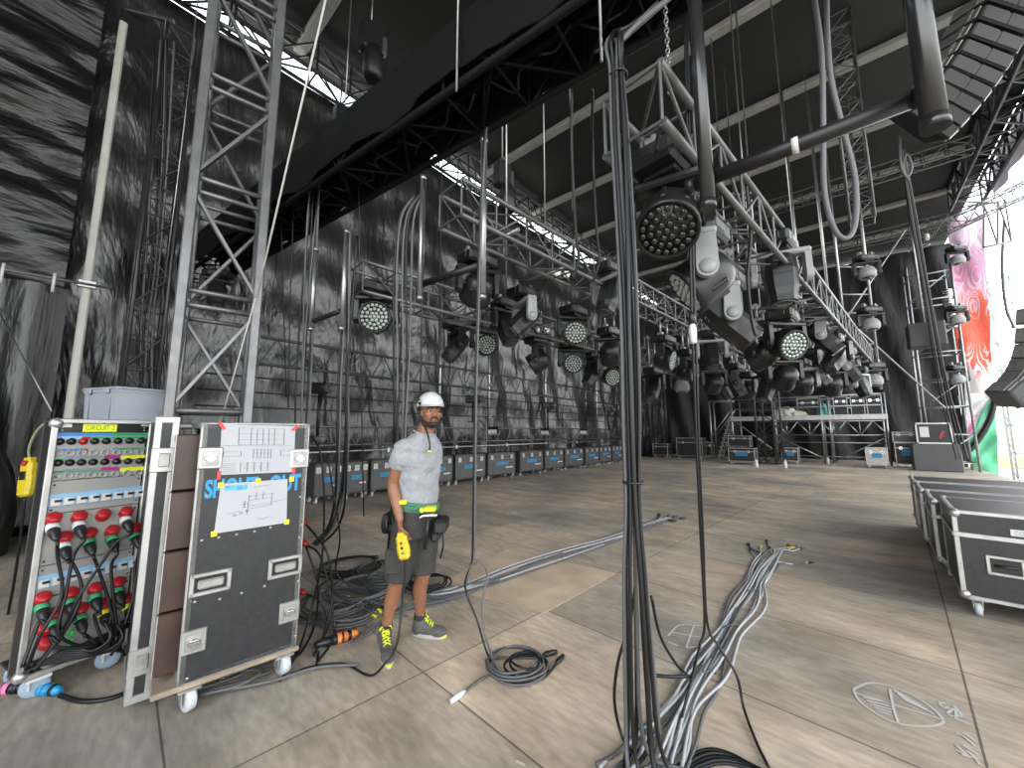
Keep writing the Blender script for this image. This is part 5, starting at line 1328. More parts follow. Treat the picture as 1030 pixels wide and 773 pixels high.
cable('black cable bowed out in a slack loop left of the central bundle foot', [PT(640, 580, 2.02), PT(634, 625, 2.0), PT(622, 665, 1.98), PT(618, 705, 1.96), PT(626, 742, 1.95), PT(640, 762, 1.93)], .008, M_CAB)
cable('black cable slanting from the central bundle to the silver snake', [PT(655, 600, 2.1), PT(664, 640, 2.15), PT(680, 668, 2.25), PT(692, 680, 2.28)], .008, M_CAB)
cable('short black cable crossing level between the bundle and the thin pair', [PT(652, 679, 2.1), PT(672, 681, 2.1), PT(694, 681, 2.15)], .009, M_CAB)
# --- thin pair right of the bundle
for i in range(2):
    o = HR * .014 * (i - .5)
    cable('thin black cable right of the central bundle, bowing %s at its foot' % ('left', 'right')[i],
          [ONY(690, 20, 2.3) + o, PT(692, 120, 2.3) + o, PT(695, 230, 2.3) + o, PT(698, 330, 2.3) + o * 1.4, PT(702, 450, 2.3) + o, PT(706, 540, 2.3) + o, PT(710, 625, 2.28) + o] +
          ([PT(704, 650, 2.25), PT(694, 690, 2.1), PT(684, 730, 2.0), FL(676, 768, .012)] if i == 0 else [PT(724, 652, 2.22), PT(741, 680, 2.15), PT(748, 712, 2.1), PT(760, 745, 2.0), FL(773, 772, .012)]), .0075, M_CAB, 'thin hanging cable pair')
P = PT(697, 336, 2.29); t = thing('inline_connector', 'pale inline connector on the thin hanging cable pair', 'connector', P - Z * .06)
MB().lathe([(.012, -.06), (.02, -.05), (.022, .03), (.014, .06)], P, (0, 0, 1), 12).build('shell', M_WHT, t, world=True); MB().lathe([(.02, .0), (.02, .05), (.012, .07)], P + Z * .06, (0, 0, 1), 12).build('boot', M_PLAS, t, world=True)
for i in range(5):
    cable('black cable lying in a heap on the deck at the bottom edge', [FL(680 + 4 * i, 772 + i, .01), FL(705 + 5 * i, 756 + 3 * i, .012 + .012 * (i % 2)), FL(730 + 6 * i, 757 + 4 * i, .012), FL(770 + 6 * i, 778 + 2 * i, .01)], .008, M_CAB, 'black cables at the bottom edge')
# --- silver snake
ctr = [FL(*p) for p in ((628, 800), (652, 778), (674, 742), (696, 702), (716, 668), (737, 632), (752, 606), (762, 584), (773, 566), (783, 552))]
path = cr(ctr, 5); NP = len(path)
for i in range(14):
    lane = (i - 6.5) / 6.5; ph = rnd.uniform(0, 6); ph2 = rnd.uniform(0, 6); pts = []; up_ = i % 3
    end = NP - rnd.randint(0, 4)
    for j in range(0, end, 2):
        p = path[j]; q = path[min(j + 1, NP - 1)]; q0 = path[max(j - 1, 0)]; tdir = (q - q0).normalized(); sd = tdir.cross(Z); s = j / NP
        wid = .15 - .035 * s + .05 * max(0, s - .85) * 6; pinch = 1 - .35 * math.exp(-((s - .52) / .06) ** 2) - .35 * math.exp(-((s - .74) / .05) ** 2) - .3 * math.exp(-((s - .3) / .06) ** 2)
        off = (lane * .85 + .24 * math.sin(9 * s + ph) + .08 * math.sin(23 * s + ph2)) * wid * pinch
        pts.append(p + sd * off + Z * (.009 + .0085 * (1 + math.sin(11 * s + ph2)) * (1 - abs(lane) * .4) + .004 * up_))
    e = pts[-1]; fan = sd * (lane * .12) + tdir * rnd.uniform(.05, .16); fan2 = sd * (lane * .22 + rnd.uniform(-.04, .04)) + tdir * rnd.uniform(.2, .34)
    pts += [V((e.x + fan.x, e.y + fan.y, .012)), V((e.x + fan2.x, e.y + fan2.y, .014))]
    cable('silver grey cable in the braided snake running across the deck to the right', pts, .0088, M_CABS if i % 4 else M_CABG, 'silver snake cables', 4, 7, ends=((1, M_PLAS if i % 3 else M_YEL, .015, .08),))
for s_, px, py in ((0, 735, 634), (1, 756, 598), (2, 708, 683)):
    c = FL(px, py); tag(MB().tube([c + HR * (.085 * math.cos(a)) + Z * (.008 + .03 * max(0, math.sin(a))) + HF * .03 * math.cos(a) for a in [PI * k / 12 for k in range(13)]], .006, 5).build('cable_tie', M_CABG), 'grey tie holding the silver snake together, %s one from the far end' % ('middle', 'first', 'last')[s_], 'tie', 'ties on the silver snake')
# --- cable run to the small connectors in the middle
ctr = [FL(*p) for p in ((425, 600), (455, 598), (490, 588), (530, 572), (575, 556), (615, 543), (650, 530), (672, 522))]
path = cr(ctr, 5); NP = len(path)
for i in range(9):
    lane = (i - 4) / 4; ph = rnd.uniform(0, 6); pts = []
    for j in range(0, NP - (i % 3), 2):
        p = path[j]; tdir = (path[min(j + 1, NP - 1)] - path[max(j - 1, 0)]).normalized(); sd = tdir.cross(Z); s = j / NP
        pts.append(p + sd * ((lane * .7 + .5 * math.sin(8 * s + ph)) * (.17 - .05 * s)) + Z * (.009 + .008 * (1 + math.sin(9 * s + ph)) * .8))
    e = pts[-1]; pts.append(V((e.x, e.y, .013)) + sd * lane * .12 + tdir * .22)
    cable('grey cable in the run from the coils to the centre of the deck', pts, .009, M_CABG if i % 3 else M_CABS, 'grey cable run across the middle', 4, ends=((1, M_PLAS, .02, .12),))
# --- coils behind the worker
def coil(label, cx, cy, rad, turns, m, tail=None, r=.0095, squash=1.0, seed=0, ends=(), group='black cable coils', layer=0):
    R_ = random.Random(seed); c = FL(cx, cy); pts = []; N = int(turns * 14)
    for i in range(N):
        a = 2 * PI * i / 14 + seed; rr = rad * (1 - .3 * i / N + .025 * math.sin(1.1 * i + seed)); 
        pts.append(c + HR * (rr * math.cos(a) + .02 * math.sin(i * .37)) + HF * (rr * squash * math.sin(a)) + Z * (r + .002 + (i / N) * .05 + .006 * (1 + math.sin(i * .9 + seed)) + layer))
    if tail: pts = [FL(px, py, r + .003) for px, py in tail] + pts
    return cable(label, pts, r, m, group, 3, ends=ends)
coil('round coil of black cable at the back of the heap, furthest left', 352, 573, .36, 4, M_CAB, ((318, 600), (328, 585)), seed=1)
coil('round coil of black cable directly behind the worker', 388, 577, .4, 5, M_CABG, ((470, 596), (440, 602), (420, 604)), seed=2)
coil('small coil of grey cable inside the heap beside the near leg', 392, 590, .24, 3, M_CABG, None, seed=3, layer=.03)
coil('coil of black cable in front of the heap, beside the tall case', 338, 610, .34, 5, M_CABG, ((400, 598), (380, 606)), seed=4)
coil('coil of black cable at the heap centre', 365, 598, .36, 4, M_CABG, ((452, 606), (420, 612)), seed=5, layer=.02)
coil('dark coil of cable behind the legs of the worker', 430, 592, .22, 4, M_CAB, None, seed=6, layer=.02)
coil('coil of grey cable on the deck in front of the tall case corner', 350, 622, .26, 3, M_CABG, ((330, 648), (318, 655)), seed=7, ends=((0, M_RED, .028, .13),))
for i, (pts, lab) in enumerate(((((455, 590), (420, 603), (392, 620), (372, 636), (352, 646)), 'grey cable running from the heap to the orange connector'), (((448, 604), (410, 612), (378, 628), (350, 650)), 'grey cable running just in front of the orange connector'),
                                 (((400, 612), (372, 600), (340, 590), (322, 596)), 'grey cable across the coils beside the tall case'), (((410, 620), (380, 618), (350, 606), (326, 604)), 'light grey cable across the front coil'))):
    cable(lab, [FL(*p, .035 + .01 * i) for p in pts], .009, M_CABG, 'loose grey cables over the coils', 6)
def inline(label, px, py, dr, m1, m2, L=.22, r=.032, z=None):
    c = FL(px, py, z or r + .002); ax = (HR * dr[0] + HF * dr[1]).normalized(); t = thing('power_connector', label, 'connector', c - Z * r)
    MB().lathe([(r * .5, -L * .5), (r * .8, -L * .42), (r, -L * .3), (r, -.03), (r * 1.12, -.03), (r * 1.12, .0)], c, ax, 14).build('plug', m1, t, world=True)
    MB().lathe([(r * 1.12, .0), (r * 1.12, .03), (r, .03), (r, L * .3), (r * .8, L * .42), (r * .5, L * .5)], c, ax, 14).build('coupler', m2, t, world=True)
    for k in (-.22, .1, .28): MB().lathe([(r * 1.03, -.012), (r * 1.06, -.008), (r * 1.06, .008), (r * 1.03, .012)], c + ax * (L * k), ax, 14).build('band', M_BLK, t, world=True)
M_ORG = mat('orange_plastic', (.75, .25, .07), .45)
inline('orange and black power connector on the deck left of the near shoe', 339, 643, (.8, .55), M_PLAS, M_ORG, .3)
inline('yellow and black connector lying by the near leg of the worker', 381, 616, (.3, .9), M_LACE, M_PLAS, .16, .03)
inline('bright blue power connector on the deck under the power rack', 46, 694, (1, -.1), M_BLUE, M_BLUE, .2, .028)
inline('pink cable plug at the lower left corner beside the rack wheel', 12, 692, (1, .1), mat('pink_plastic', (.75, .2, .4), .45), M_BLK, .12, .03)
cable('black cable from the blue connector running right under the rack', [FL(60, 700, .02), FL(85, 706, .012), FL(120, 700, .012), FL(160, 676, .012)], .013, M_CAB)
cable('black cable dropping from the panel to the blue connector', [FL(33, 687, .05), PT(26, 672, 3.18), PT(24, 650, 3.2), PT(32, 620, 3.22), PT(45, 606, 3.28)], .01, M_CAB)
# --- loose loops under and beside the tall case
for i, pts in enumerate((((180, 690), (215, 682), (258, 672), (285, 668), (262, 680), (215, 694), (185, 700)), ((190, 697), (240, 680), (275, 660), (262, 664), (220, 685)), ((175, 702), (230, 694), (275, 685), (318, 672), (360, 669)), ((196, 690), (236, 676), (262, 676), (240, 690), (200, 700)))):
    cable('grey cable lying in loops under the tall case, %s' % ('outermost loop', 'rear loop', 'strand running to the right', 'inner loop')[i], [FL(*p, .012 + .008 * i) for p in pts], .009, M_CABG, 'cables under the tall case', 6)
for i, (pts, e) in enumerate(((((314, 440), (322, 455), (326, 500), (324, 560), (314, 610), (300, 655), (282, 685)), 0), (((308, 548), (322, 560), (332, 600), (336, 640), (318, 668)), 1), (((307, 527), (318, 540), (330, 560), (334, 605), (322, 650), (318, 672)), 1), (((306, 597), (322, 606), (330, 628), (316, 660)), 1), (((308, 550), (320, 590), (316, 630), (304, 655), (296, 662)), 0))):
    dd = 3.0; P_ = []
    for j, p in enumerate(pts):
        q = PT(p[0], p[1], 3.02 - .03 * j)
        if q.z < .02: q = FL(p[0], p[1], .015)
        P_.append(q)
    cable('black cable looping at the right of the tall case, %s' % ('outermost', 'with red plug at mid height', 'with red plug below drawings', 'with the lowest red plug', 'innermost')[i], P_, .008, M_CAB, 'cables at the right side of the tall case', 6, ends=((0, M_RED, .024, .1),) if e else ())
# --- red plugs on the distribution panel, each with its own cable
def red_plug(label, px, py, tail, coll=None, has_cable=True, s=1.0):
    q = ONP(px, py, RL - rn * .016, rn); t = thing('red_power_plug', label, 'plug', q - Z * .06, 0, 'red plugs on the power panel')
    o = (rn * .8 - Z * .6).normalized(); upn = (rn * .7 + Z * .7).normalized()
    MB().lathe([(.03 * s, 0), (.034 * s, .01), (.034 * s, .05), (.03 * s, .055), (.0, .055)], q - rn * .0 + Z * .004, upn, 16).build('cap', M_RED, t, world=True)
    if not has_cable:
        MB().box(q + Z * .035 + rn * .02, (.012, .05, .02), frame(rn), ch=.004).build('catch', M_RED, t, world=True); return
    c = q - Z * .012 + rn * .012
    MB().lathe([(.026 * s, 0), (.032 * s, .01), (.032 * s, .04), (.028 * s, .045)], c, o, 14).build('collar', coll or M_WHEEL, t, world=True)
    MB().lathe([(.027 * s, .045), (.026 * s, .08), (.016 * s, .12), (.011 * s, .13)], c, o, 14).build('grip', M_PLAS, t, world=True)
    e = c + o * .125; P_ = [e - o * .02, e + o * .03]
    for j, (x, y) in enumerate(tail): P_.append(ONP(x, y, RL + rn * (.1 + .02 * (j % 3)), rn))
    for p in P_: p.z = max(p.z, .012)
    MB().tube(cr(P_, 5), .0085, 7).build('lead', M_CAB, t, world=True)
TL = (((58, 560), (62, 600), (40, 640), (28, 672)), ((74, 560), (66, 600), (60, 640), (100, 655)), ((0, 0),), ((118, 545), (100, 570), (80, 600), (60, 640), (40, 665)))
up1 = ((52, 526), (78, 524), (102, 522), (125, 519))
nmx = ('leftmost', 'second from left', 'third from left', 'rightmost')
for i, (p, tl) in enumerate(zip(up1, TL)): red_plug(('red plug with grey collar in the top plug row, %s' % nmx[i]) if i != 2 else 'red socket cap without a cable in the top plug row', *p, tl, None, i != 2)
up2 = ((63, 545), (88, 541), (111, 538), (134, 535)); T2 = (((72, 565), (82, 590), (74, 620), (50, 655), (30, 670)), ((96, 565), (108, 600), (118, 640)), ((112, 570), (114, 600), (118, 635)), ((136, 570), (134, 600), (122, 640)))
for i, (p, tl) in enumerate(zip(up2, T2)): red_plug('red plug in the second plug row, %s' % nmx[i], *p, tl, M_WHEEL if i == 0 else M_GRN)
lo1 = ((41, 606), (69, 601), (94, 596), (117, 590)); T3 = (((40, 625), (30, 650), (22, 672)), ((70, 625), (50, 655), (34, 675)), ((95, 620), (104, 645), (120, 655)), ((114, 615), (110, 640), (122, 652)))
for i, (p, tl) in enumerate(zip(lo1, T3)): red_plug('red plug in the third plug row, %s' % nmx[i], *p, tl, M_GRN)
lo2 = ((53, 622), (79, 617), (103, 612), (127, 606)); T4 = (((50, 640), (60, 652), (100, 650)), ((88, 640), (102, 652), (125, 656)), ((110, 630), (116, 645), (126, 660)), ((124, 625), (118, 640), (112, 660)))
for i, (p, tl) in enumerate(zip(lo2, T4)): red_plug('red plug in the lowest cabled row, %s' % nmx[i], *p, tl, M_LIM if i > 1 else M_GRN)
for i, p in enumerate(((45, 636), (46, 650))): red_plug('red capped socket near the panel foot, %s' % ('upper', 'lower')[i], *p, ((0, 0),), None, False, 1.1)
for i in range(7):
    a = 105 + 3 * i
    cable('black cable in the tangle at the lower right of the power panel', [ONP(a, 625 + 3 * (i % 3), RL + rn * (.12 + .02 * (i % 3)), rn), ONP(a + 6 - 3 * (i % 4), 642, RL + rn * .2, rn), ONP(a - 12, 655, RL + rn * .17, rn), ONP(70 - 5 * i, 652 + 3 * i, RL + rn * .1, rn), ONP(35 - 2 * i, 672 + i, RL + rn * .1, rn)], .0085, M_CAB, 'cable tangle at the power panel foot', 6)
# --- hanging cable with a loop and the small coil on the deck right of the worker
d = 2.74
base = [PT(476, 560, d), PT(477, 500, d), PT(478, 420, d), PT(480, 340, d), PT(483, 240, d), PT(487, 150, d)]
for i in range(2):
    o = HR * .012 * (i - .5)
    top = ONY(488 + 2 * i, 128, 2.2)
    low = [FL(560, 668, .012), FL(545, 683, .015), FL(515, 688, .02), FL(498, 672, .03), PT(489, 655, 2.6), PT(480, 625, 2.66), PT(470, 600, d), PT(468, 585, d), PT(474, 568, d)] if i == 0 else [FL(466, 697, .014), FL(480, 686, .015), FL(497, 672, .025), PT(488, 640, 2.62), PT(485, 610, 2.68), PT(490, 580, d), PT(486, 568, d), PT(476, 565, d), PT(469, 588, d), PT(473, 570, d)]
    cable('thin cable hanging with a loop right of the worker, %s' % ('one running into the coil', 'ending in a pale plug')[i], low + [p + o for p in base] + [top], .0072, M_CAB if i == 0 else M_CABG, 'looped hanging cables', 5, ends=((0, M_PLAS if i == 0 else M_WHT, .016, .1),))
coil('small loose coil of dark cable on the deck right of the worker', 520, 673, .2, 4, M_CABG, ((548, 660), (535, 662)), r=.0075, seed=9, ends=((0, M_PLAS, .018, .09),))
coil('small inner coil of dark cable with silver connector right of the worker', 528, 676, .14, 3, M_CAB, ((505, 683), (512, 684)), r=.0075, seed=12, layer=.01, ends=((0, M_CHROME, .018, .09),))
# --- hanging groups on the left
def hang_group(label, group, pix, d, n, spread, r=.011, mats=(M_CAB, M_CABG)):
    for i in range(n):
        ox = (i - (n - 1) / 2) / max(1, n - 1) * spread; ph = rnd.uniform(0, 6)
        P_ = []
        for j, p in enumerate(pix):
            q = PT(p[0], p[1], p[2] if len(p) > 2 else d) + HR * (ox + .012 * math.sin(j * 1.3 + ph)) + HF * .03 * math.sin(j + ph)
            q.z = max(q.z, .014); P_.append(q)
        cable(label, P_, r, mats[i % len(mats)], group, 5)
hang_group('black cable of the thick bundle hanging behind the worker', 'bundle hanging behind the worker', ((421, 195), (409, 222), (405, 280), (404, 350), (402, 430), (400, 500), (396, 560)), 3.7, 6, .13)
hang_group('black cable of the bundle hanging at the left lamp truss end', 'bundle hanging at the left lamp truss', ((352, 236), (349, 300), (346, 380), (346, 450), (343, 500), (334, 530), (318, 548)), 4.0, 5, .1)
hang_group('black cable of the bundle hanging just behind the tall case', 'bundle hanging behind the tall case', ((318, 180), (313, 240), (308, 320), (305, 400), (304, 470)), 4.8, 6, .14)
hang_group('black cable wrapped along the slim truss tower at left', 'cables on the slim tower', ((165, 40, 6.5), (160, 150, 6.5), (154, 260, 6.5), (148, 330, 6.5), (146, 400, 6.5)), 6.5, 6, .26, .016)
for (pix, d, lab) in ((((361, 185), (362, 300), (364, 420), (366, 520)), 4.6, 'thin cable hanging left of the thick bundle behind the worker'), (((427, 180), (425, 260), (424, 340), (423, 394)), 3.4, 'thin cable hanging just above the helmet'),
                      (((445, 150), (443, 260), (441, 380), (440, 440)), 5.2, 'thin cable hanging between helmet and middle drop pipe'), (((282, 200), (285, 300), (288, 400)), 5.4, 'thin cable hanging right of the square tower'), (((296, 190), (292, 300), (290, 410)), 5.2, 'thin cable hanging second right of the square tower'),
                      (((330, 460), (336, 500), (342, 540), (338, 575), (352, 590)), 3.6, 'thin cable dropping to the coils right of the tall case')):
    cable(lab, [PT(x, y, d) if PT(x, y, d).z > .02 else FL(x, y, .02) for x, y in pix], .008, M_CAB, 'thin hanging cables on the left')
for (px, d, lab) in ((600, 3.4, 'black cable hanging immediately left of the central bundle top'), (579, 3.0, 'thin dark cable hanging from the overhead truss left of the bundle')):
    cable(lab, [ONY(px - 4, 90, 2.25), PT(px - 4, 150, d), PT(px, 230, d), PT(px + 3, 260, d), PT(px - 3, 282, d)], .012, M_CAB)
cable('black cable hanging close along the left of the central bundle', [PT(628, 110, 2.3), PT(626, 200, 2.3), PT(630, 300, 2.3), PT(634, 420, 2.3), PT(632, 520, 2.3)], .01, M_CAB)
# --- upper right: long loop, slack cable and the right-hand rope group
cable('thick grey cable hanging in a long loop at upper right', [PT(816, -20, 2.6), PT(826, 50, 2.6), PT(828, 120, 2.6), PT(829, 190, 2.6), PT(838, 228, 2.6), PT(850, 240, 2.6), PT(860, 225, 2.6), PT(860, 180, 2.6), PT(848, 130, 2.6), PT(836, 80, 2.6), PT(832, 30, 2.6), PT(831, -25, 2.6)], .017, M_CABG, None, 7, 10)
cable('slack cable with blue sleeve hanging right of the thick drop pipe', [PT(748, 168, 3.0), PT(752, 200, 3.0), PT(755, 240, 3.0), PT(752, 280, 3.0), PT(756, 320, 3.0), PT(760, 338, 3.0)], .012, M_CAB)
for i in range(4):
    cable('cable of the group slanting down the right-hand scaffold tower', [PT(906 + i, 150, 10), PT(916 + 2 * i, 220, 10.4), PT(930 + 2 * i, 300, 11), PT(945 + 3 * i, 390, 12), PT(962 + 4 * i, 462, 13.5)], .019, M_CABG if i % 2 else M_CAB, 'cables on the right-hand tower')
cable('coil of cable hanging under the speaker row at upper right', [PT(905, 135, 8), PT(906, 165, 8), PT(912, 178, 8), PT(917, 168, 8), PT(912, 155, 8), PT(908, 168, 8), PT(914, 182, 8)], .025, M_CABG)
PT = PT_AIR
# ================================================================ far platform and right-hand side
p0 = FL(717, 462); Y0 = p0.y
def PX(px, py, y=Y0): return ONY(px, py, y)
XL, XM, XS, XR = PX(717, 462).x, PX(783, 462).x, PX(739, 462).x, PX(897, 468).x
ZD = 2.2; PD = 2.2
S = thing('scaffold_platform', 'silver scaffold platform with railings at the far end of the stage', 'platform', ((XL + XR) / 2, Y0 + PD / 2, 0))
def sc(name, mb, m=M_PIPE): return mb.build(name, m, S, world=True)
for x in (XS, XM, (XM + XR) / 2 - .2, (XM + XR) / 2 + .1, XR):
    for y in (Y0, Y0 + PD):
        mb = MB().cyl((x, y, .0), (x, y, ZD + 1.05), .045, 8).box((x, y, .012), (.2, .2, .024)); sc('post', mb)
sc('deck', MB().box(((XS + XR) / 2, Y0 + PD / 2, ZD), (XR - XS + .1, PD, .09), ch=.01), M_WHEEL)
sc('edge_beam', MB().box(((XS + XR) / 2, Y0 - .03, ZD - .02), (XR - XS + .1, .05, .24), ch=.01), M_ALU)
for z in (.5, 1.0): sc('guard_rail', MB().cyl((XS, Y0, ZD + z), (XR, Y0, ZD + z), .035, 8)); sc('guard_rail', MB().cyl((XS, Y0 + PD, ZD + z), (XR, Y0 + PD, ZD + z), .035, 8))
mb = MB().cyl((XM, Y0, ZD - .2), (XR, Y0, ZD - .2), .035, 6).cyl((XM, Y0, ZD - .85), (XR, Y0, ZD - .85), .035, 6); N = 9
for i in range(N):
    a, b = XM + (XR - XM) * i / N, XM + (XR - XM) * (i + 1) / N; mb.cyl((a, Y0, ZD - (.85 if i % 2 else .2)), (b, Y0, ZD - (.2 if i % 2 else .85)), .03, 6)
    if i % 2: mb.cyl((a, Y0, ZD - .85), (a, Y0, ZD - .2), .025, 6)
sc('lattice_beam', mb)
for a, b in (((XM, Y0, ZD - .9), ((XM + XR) / 2, Y0, .1)), (((XM + XR) / 2 + .1, Y0, .1), (XR, Y0, ZD - .9)), ((XS, Y0, ZD), (XM - .2, Y0, .6))): sc('diagonal_brace', MB().cyl(a, b, .035, 6))
for z in (.35, 1.0): sc('lower_rail', MB().cyl((XM, Y0, z), (XR, Y0, z), .03, 6))
st = thing('access_stair', 'steep scaffold stair at the left end of the far platform', 'stairs', ((XL + XS) / 2, Y0 + .5, 0))
for y in (Y0, Y0 + .9):
    MB().bar((XL + .3, y, .05), (XS - .1, y, ZD), .05, .12).build('stringer', M_PIPE, st, world=True)
    MB().cyl((XL, y, 0), (XL, y, ZD + 1.0), .04, 8).build('post', M_PIPE, st, world=True); MB().cyl((XL, y, ZD + 1.0), (XS, y, ZD + 1.0), .035, 8).build('hand_rail', M_PIPE, st, world=True)
    MB().cyl((XL, y, ZD * .55), (XS, y, ZD + .5), .03, 8).build('hand_rail', M_PIPE, st, world=True)
for i in range(9): 
    a = (i + .5) / 9; MB().box((XL + .3 + (XS - XL - .4) * a, Y0 + .45, .1 + (ZD - .1) * a), (.26, .86, .04)).build('tread', M_ALU, st, world=True)
# things on the platform
def onplat(px): return PX(px, 440).x
def simple_case(label, x, y, z, w, d, h, blue=None, m=M_LAM, wheel=False, rz=0.0, txt=None):
    return flight_case('equipment_case', label, (x, y, z), rz, w, d, h, m, 'cases around the far platform', wheel=wheel, latch_front=2, front_handles=0, lid=.75, logo=(txt, .55, .45, .26) if txt else None, cast=.13)
zt = ZD + .046
for i, (a, b) in enumerate(((841, 856), (859, 874), (876, 892))):
    xa, xb = onplat(a), onplat(b); simple_case('black silver-edged case on the far platform, %s of three at its right end' % ('left', 'middle', 'right')[i], (xa + xb) / 2, Y0 + 1.1, zt, xb - xa, .8, .95)
xa, xb = onplat(803), onplat(826); o = simple_case('large black case on the middle of the far platform', (xa + xb) / 2, Y0 + 1.2, zt, xb - xa, .8, .95)
heap('white_sack', 'white sack lying on the far platform beside the lattice mast', (onplat(792), Y0 + .7, zt), .5, .35, .5, mat('white_cloth', (.7, .68, .62), .8), 5)
heap('cloth_bundle', 'pale yellowish cloth bundle on the far platform', (onplat(801), Y0 + .6, zt), .5, .3, .3, mat('cream_cloth', (.6, .52, .36), .8), 6)
heap('teal_bag', 'teal bag on the platform left of the three cases', (onplat(830), Y0 + .6, zt), .25, .25, .6, mat('teal_cloth', (.08, .35, .33), .7), 7)
# cases on the deck before it
def floor_case(label, px0, px1, py, h, d, **k):
    a, b = FL(px0, py), FL(px1, py); y = (a.y + b.y) / 2; a, b = ONY(px0, py, y), ONY(px1, py, y); w = b.x - a.x
    return simple_case(label, (a.x + b.x) / 2, y + d / 2, k.pop('z', 0), w, d, h, wheel=True, **k)
floor_case('low black case with blue sticker left of the lattice mast', 733, 760, 467.5, .75, .7, txt='SHOUT-OUT')
floor_case('low black case with blue sticker right of the lattice mast', 787, 804, 467, .75, .7, txt='SHOUT-OUT')
a = FL(746, 465); simple_case('small black case stacked on the low case left of the mast', a.x - .1, a.y + .5, .751, 1.0, .6, .55)
floor_case('pale case with blue sticker under the right end of the platform', 872, 895, 471.5, .85, .6, m=M_ALUD, txt='SHOUT-OUT')
floor_case('tall dark case with blue sticker at the right end of the platform', 902, 928, 471, 1.05, .7, txt='SHOUT-OUT')
a = FL(914, 471); simple_case('grey amplifier box stacked on the tall dark case', a.x, a.y + .42, 1.051, .75, .6, .45, m=M_LAMG)
floor_case('black case standing alone in the far dark corner', 681, 707, 461.5, 1.15, .8)
floor_case('low black case left of the lone dark corner case', 657, 672, 460.5, .8, .7)
floor_case('black case between the corner case and the platform stair', 709, 716, 461, .9, .7)
for i, (px, py) in enumerate(((761, 470), (790, 471), (833, 467))):
    p = FL(px, py); t = thing('water_bottle', 'small clear bottle standing on the deck before the platform, %s' % ('left one', 'middle one', 'right one')[i], 'bottle', p, 0, 'bottles before the platform')
    MB().lathe([(.06, .0), (.065, .02), (.065, .22), (.03, .3), (.03, .33)], n=12).build('bottle_body', M_WHT, t); MB().cyl((0, 0, .33), (0, 0, .37), .035, 10).build('cap', M_BLUE, t)
# hanging box loudspeaker
P = PT(931, 338, 12); t = thing('box_loudspeaker', 'grey square box hanging before the far wall beside the right tower', 'loudspeaker', P - Z * .37)
MB().box(P, (.8, .7, .75), ch=.03).build('cabinet', M_PLASG, t, world=True); MB().box(P - V((0, .355, 0)), (.72, .01, .67)).build('grille', M_PLAS, t, world=True); MB().cyl(P + Z * .37, V((P.x, P.y, ROOFZ - .05)), .03, 8).build('hanging_pipe', M_PIPE, t, world=True)
# ---------------------------------------------------------------- right-hand scaffold tower
T0 = FL(948, 468); T0.y -= 3.6; T0 = ONY(937, 470, T0.y); T0.z = 0
t = thing('scaffold_tower', 'scaffold tower of thin pipes at the right edge of the stage opening', 'scaffold', T0)
w = 1.25
for (x, y) in ((0, 0), (w, 0), (w, w), (0, w)): MB().cyl(T0 + V((x, y, 0)), T0 + V((x, y, 8.4)), .04, 8).build('post', M_PIPE, t, world=True)
for k in range(8):
    z = .3 + k * 1.1; mb = MB()
    for (a, b) in (((0, 0), (w, 0)), ((w, 0), (w, w)), ((w, w), (0, w)), ((0, w), (0, 0))): mb.cyl(T0 + V((*a, z)), T0 + V((*b, z)), .03, 6)
    mb.build('ledger', M_PIPE, t, world=True)
for k in range(4): MB().cyl(T0 + V((0, 0, .3 + 2.2 * k)), T0 + V((w, 0, 1.4 + 2.2 * k)), .028, 6).build('diagonal_brace', M_PIPE, t, world=True)
for i, (py, lab) in enumerate(((262, 'ball lamp with pale plate on the right-hand tower, topmost'), (322, 'ball lamp with pale plate on the right-hand tower, middle'), (382, 'ball lamp with pale plate on the right-hand tower, lowest'))):
    moving_head(lab, 963, py, T0.y / ray(963, py).y, 'ball', (0, -1, .15), None, False, 1.35, 'ball lamps on the right-hand tower')
P = ONY(958, 330, T0.y + .6); mb = MB()
for k in range(16): mb.lathe([(.16, 0), (.175, .05), (.16, .1)], P + Z * (.1 * k), (0, 0, 1), 14)
tag(mb.build('silver_duct', M_CHROME), 'shiny ribbed silver duct standing inside the right-hand tower', 'duct')
P = ONY(932, 240, T0.y + .4); tag(MB().lathe([(.05, -.3), (.09, -.28), (.09, .28), (.05, .3)], P, (0, 0, 1), 12).build('tube_lamp', M_WHT), 'white tube hanging at the top of the right-hand tower', 'lamp')
a = T0 + V((0, -.4, 0)); t = thing('equipment_case', 'dark rack case with pale edges at the foot of the right-hand tower', 'flight case', a + V((.1, 0, 0)), 0)
MB().box((0, 0, 1.45), (.95, .6, .8), ch=.02).build('body', M_LAM, t); MB().box((0, -.31, 1.83), (.97, .03, .06)).box((0, -.31, 1.07), (.97, .03, .06)).box((-.46, -.31, 1.45), (.05, .03, .8)).box((.46, -.31, 1.45), (.05, .03, .8)).build('edging', M_ALU, t)
MB().box((0, 0, .52), (1.3, .8, 1.04), ch=.03).build('cloth_covered_base', M_PLASG, t); MB().box((-.25, -.32, 1.5), (.25, .01, .4)).build('pale_panel', M_WHT, t); MB().box((.2, -.32, 1.4), (.08, .02, .3), Matrix.Rotation(.4, 3, 'Y')).build('red_strap', M_RED, t)
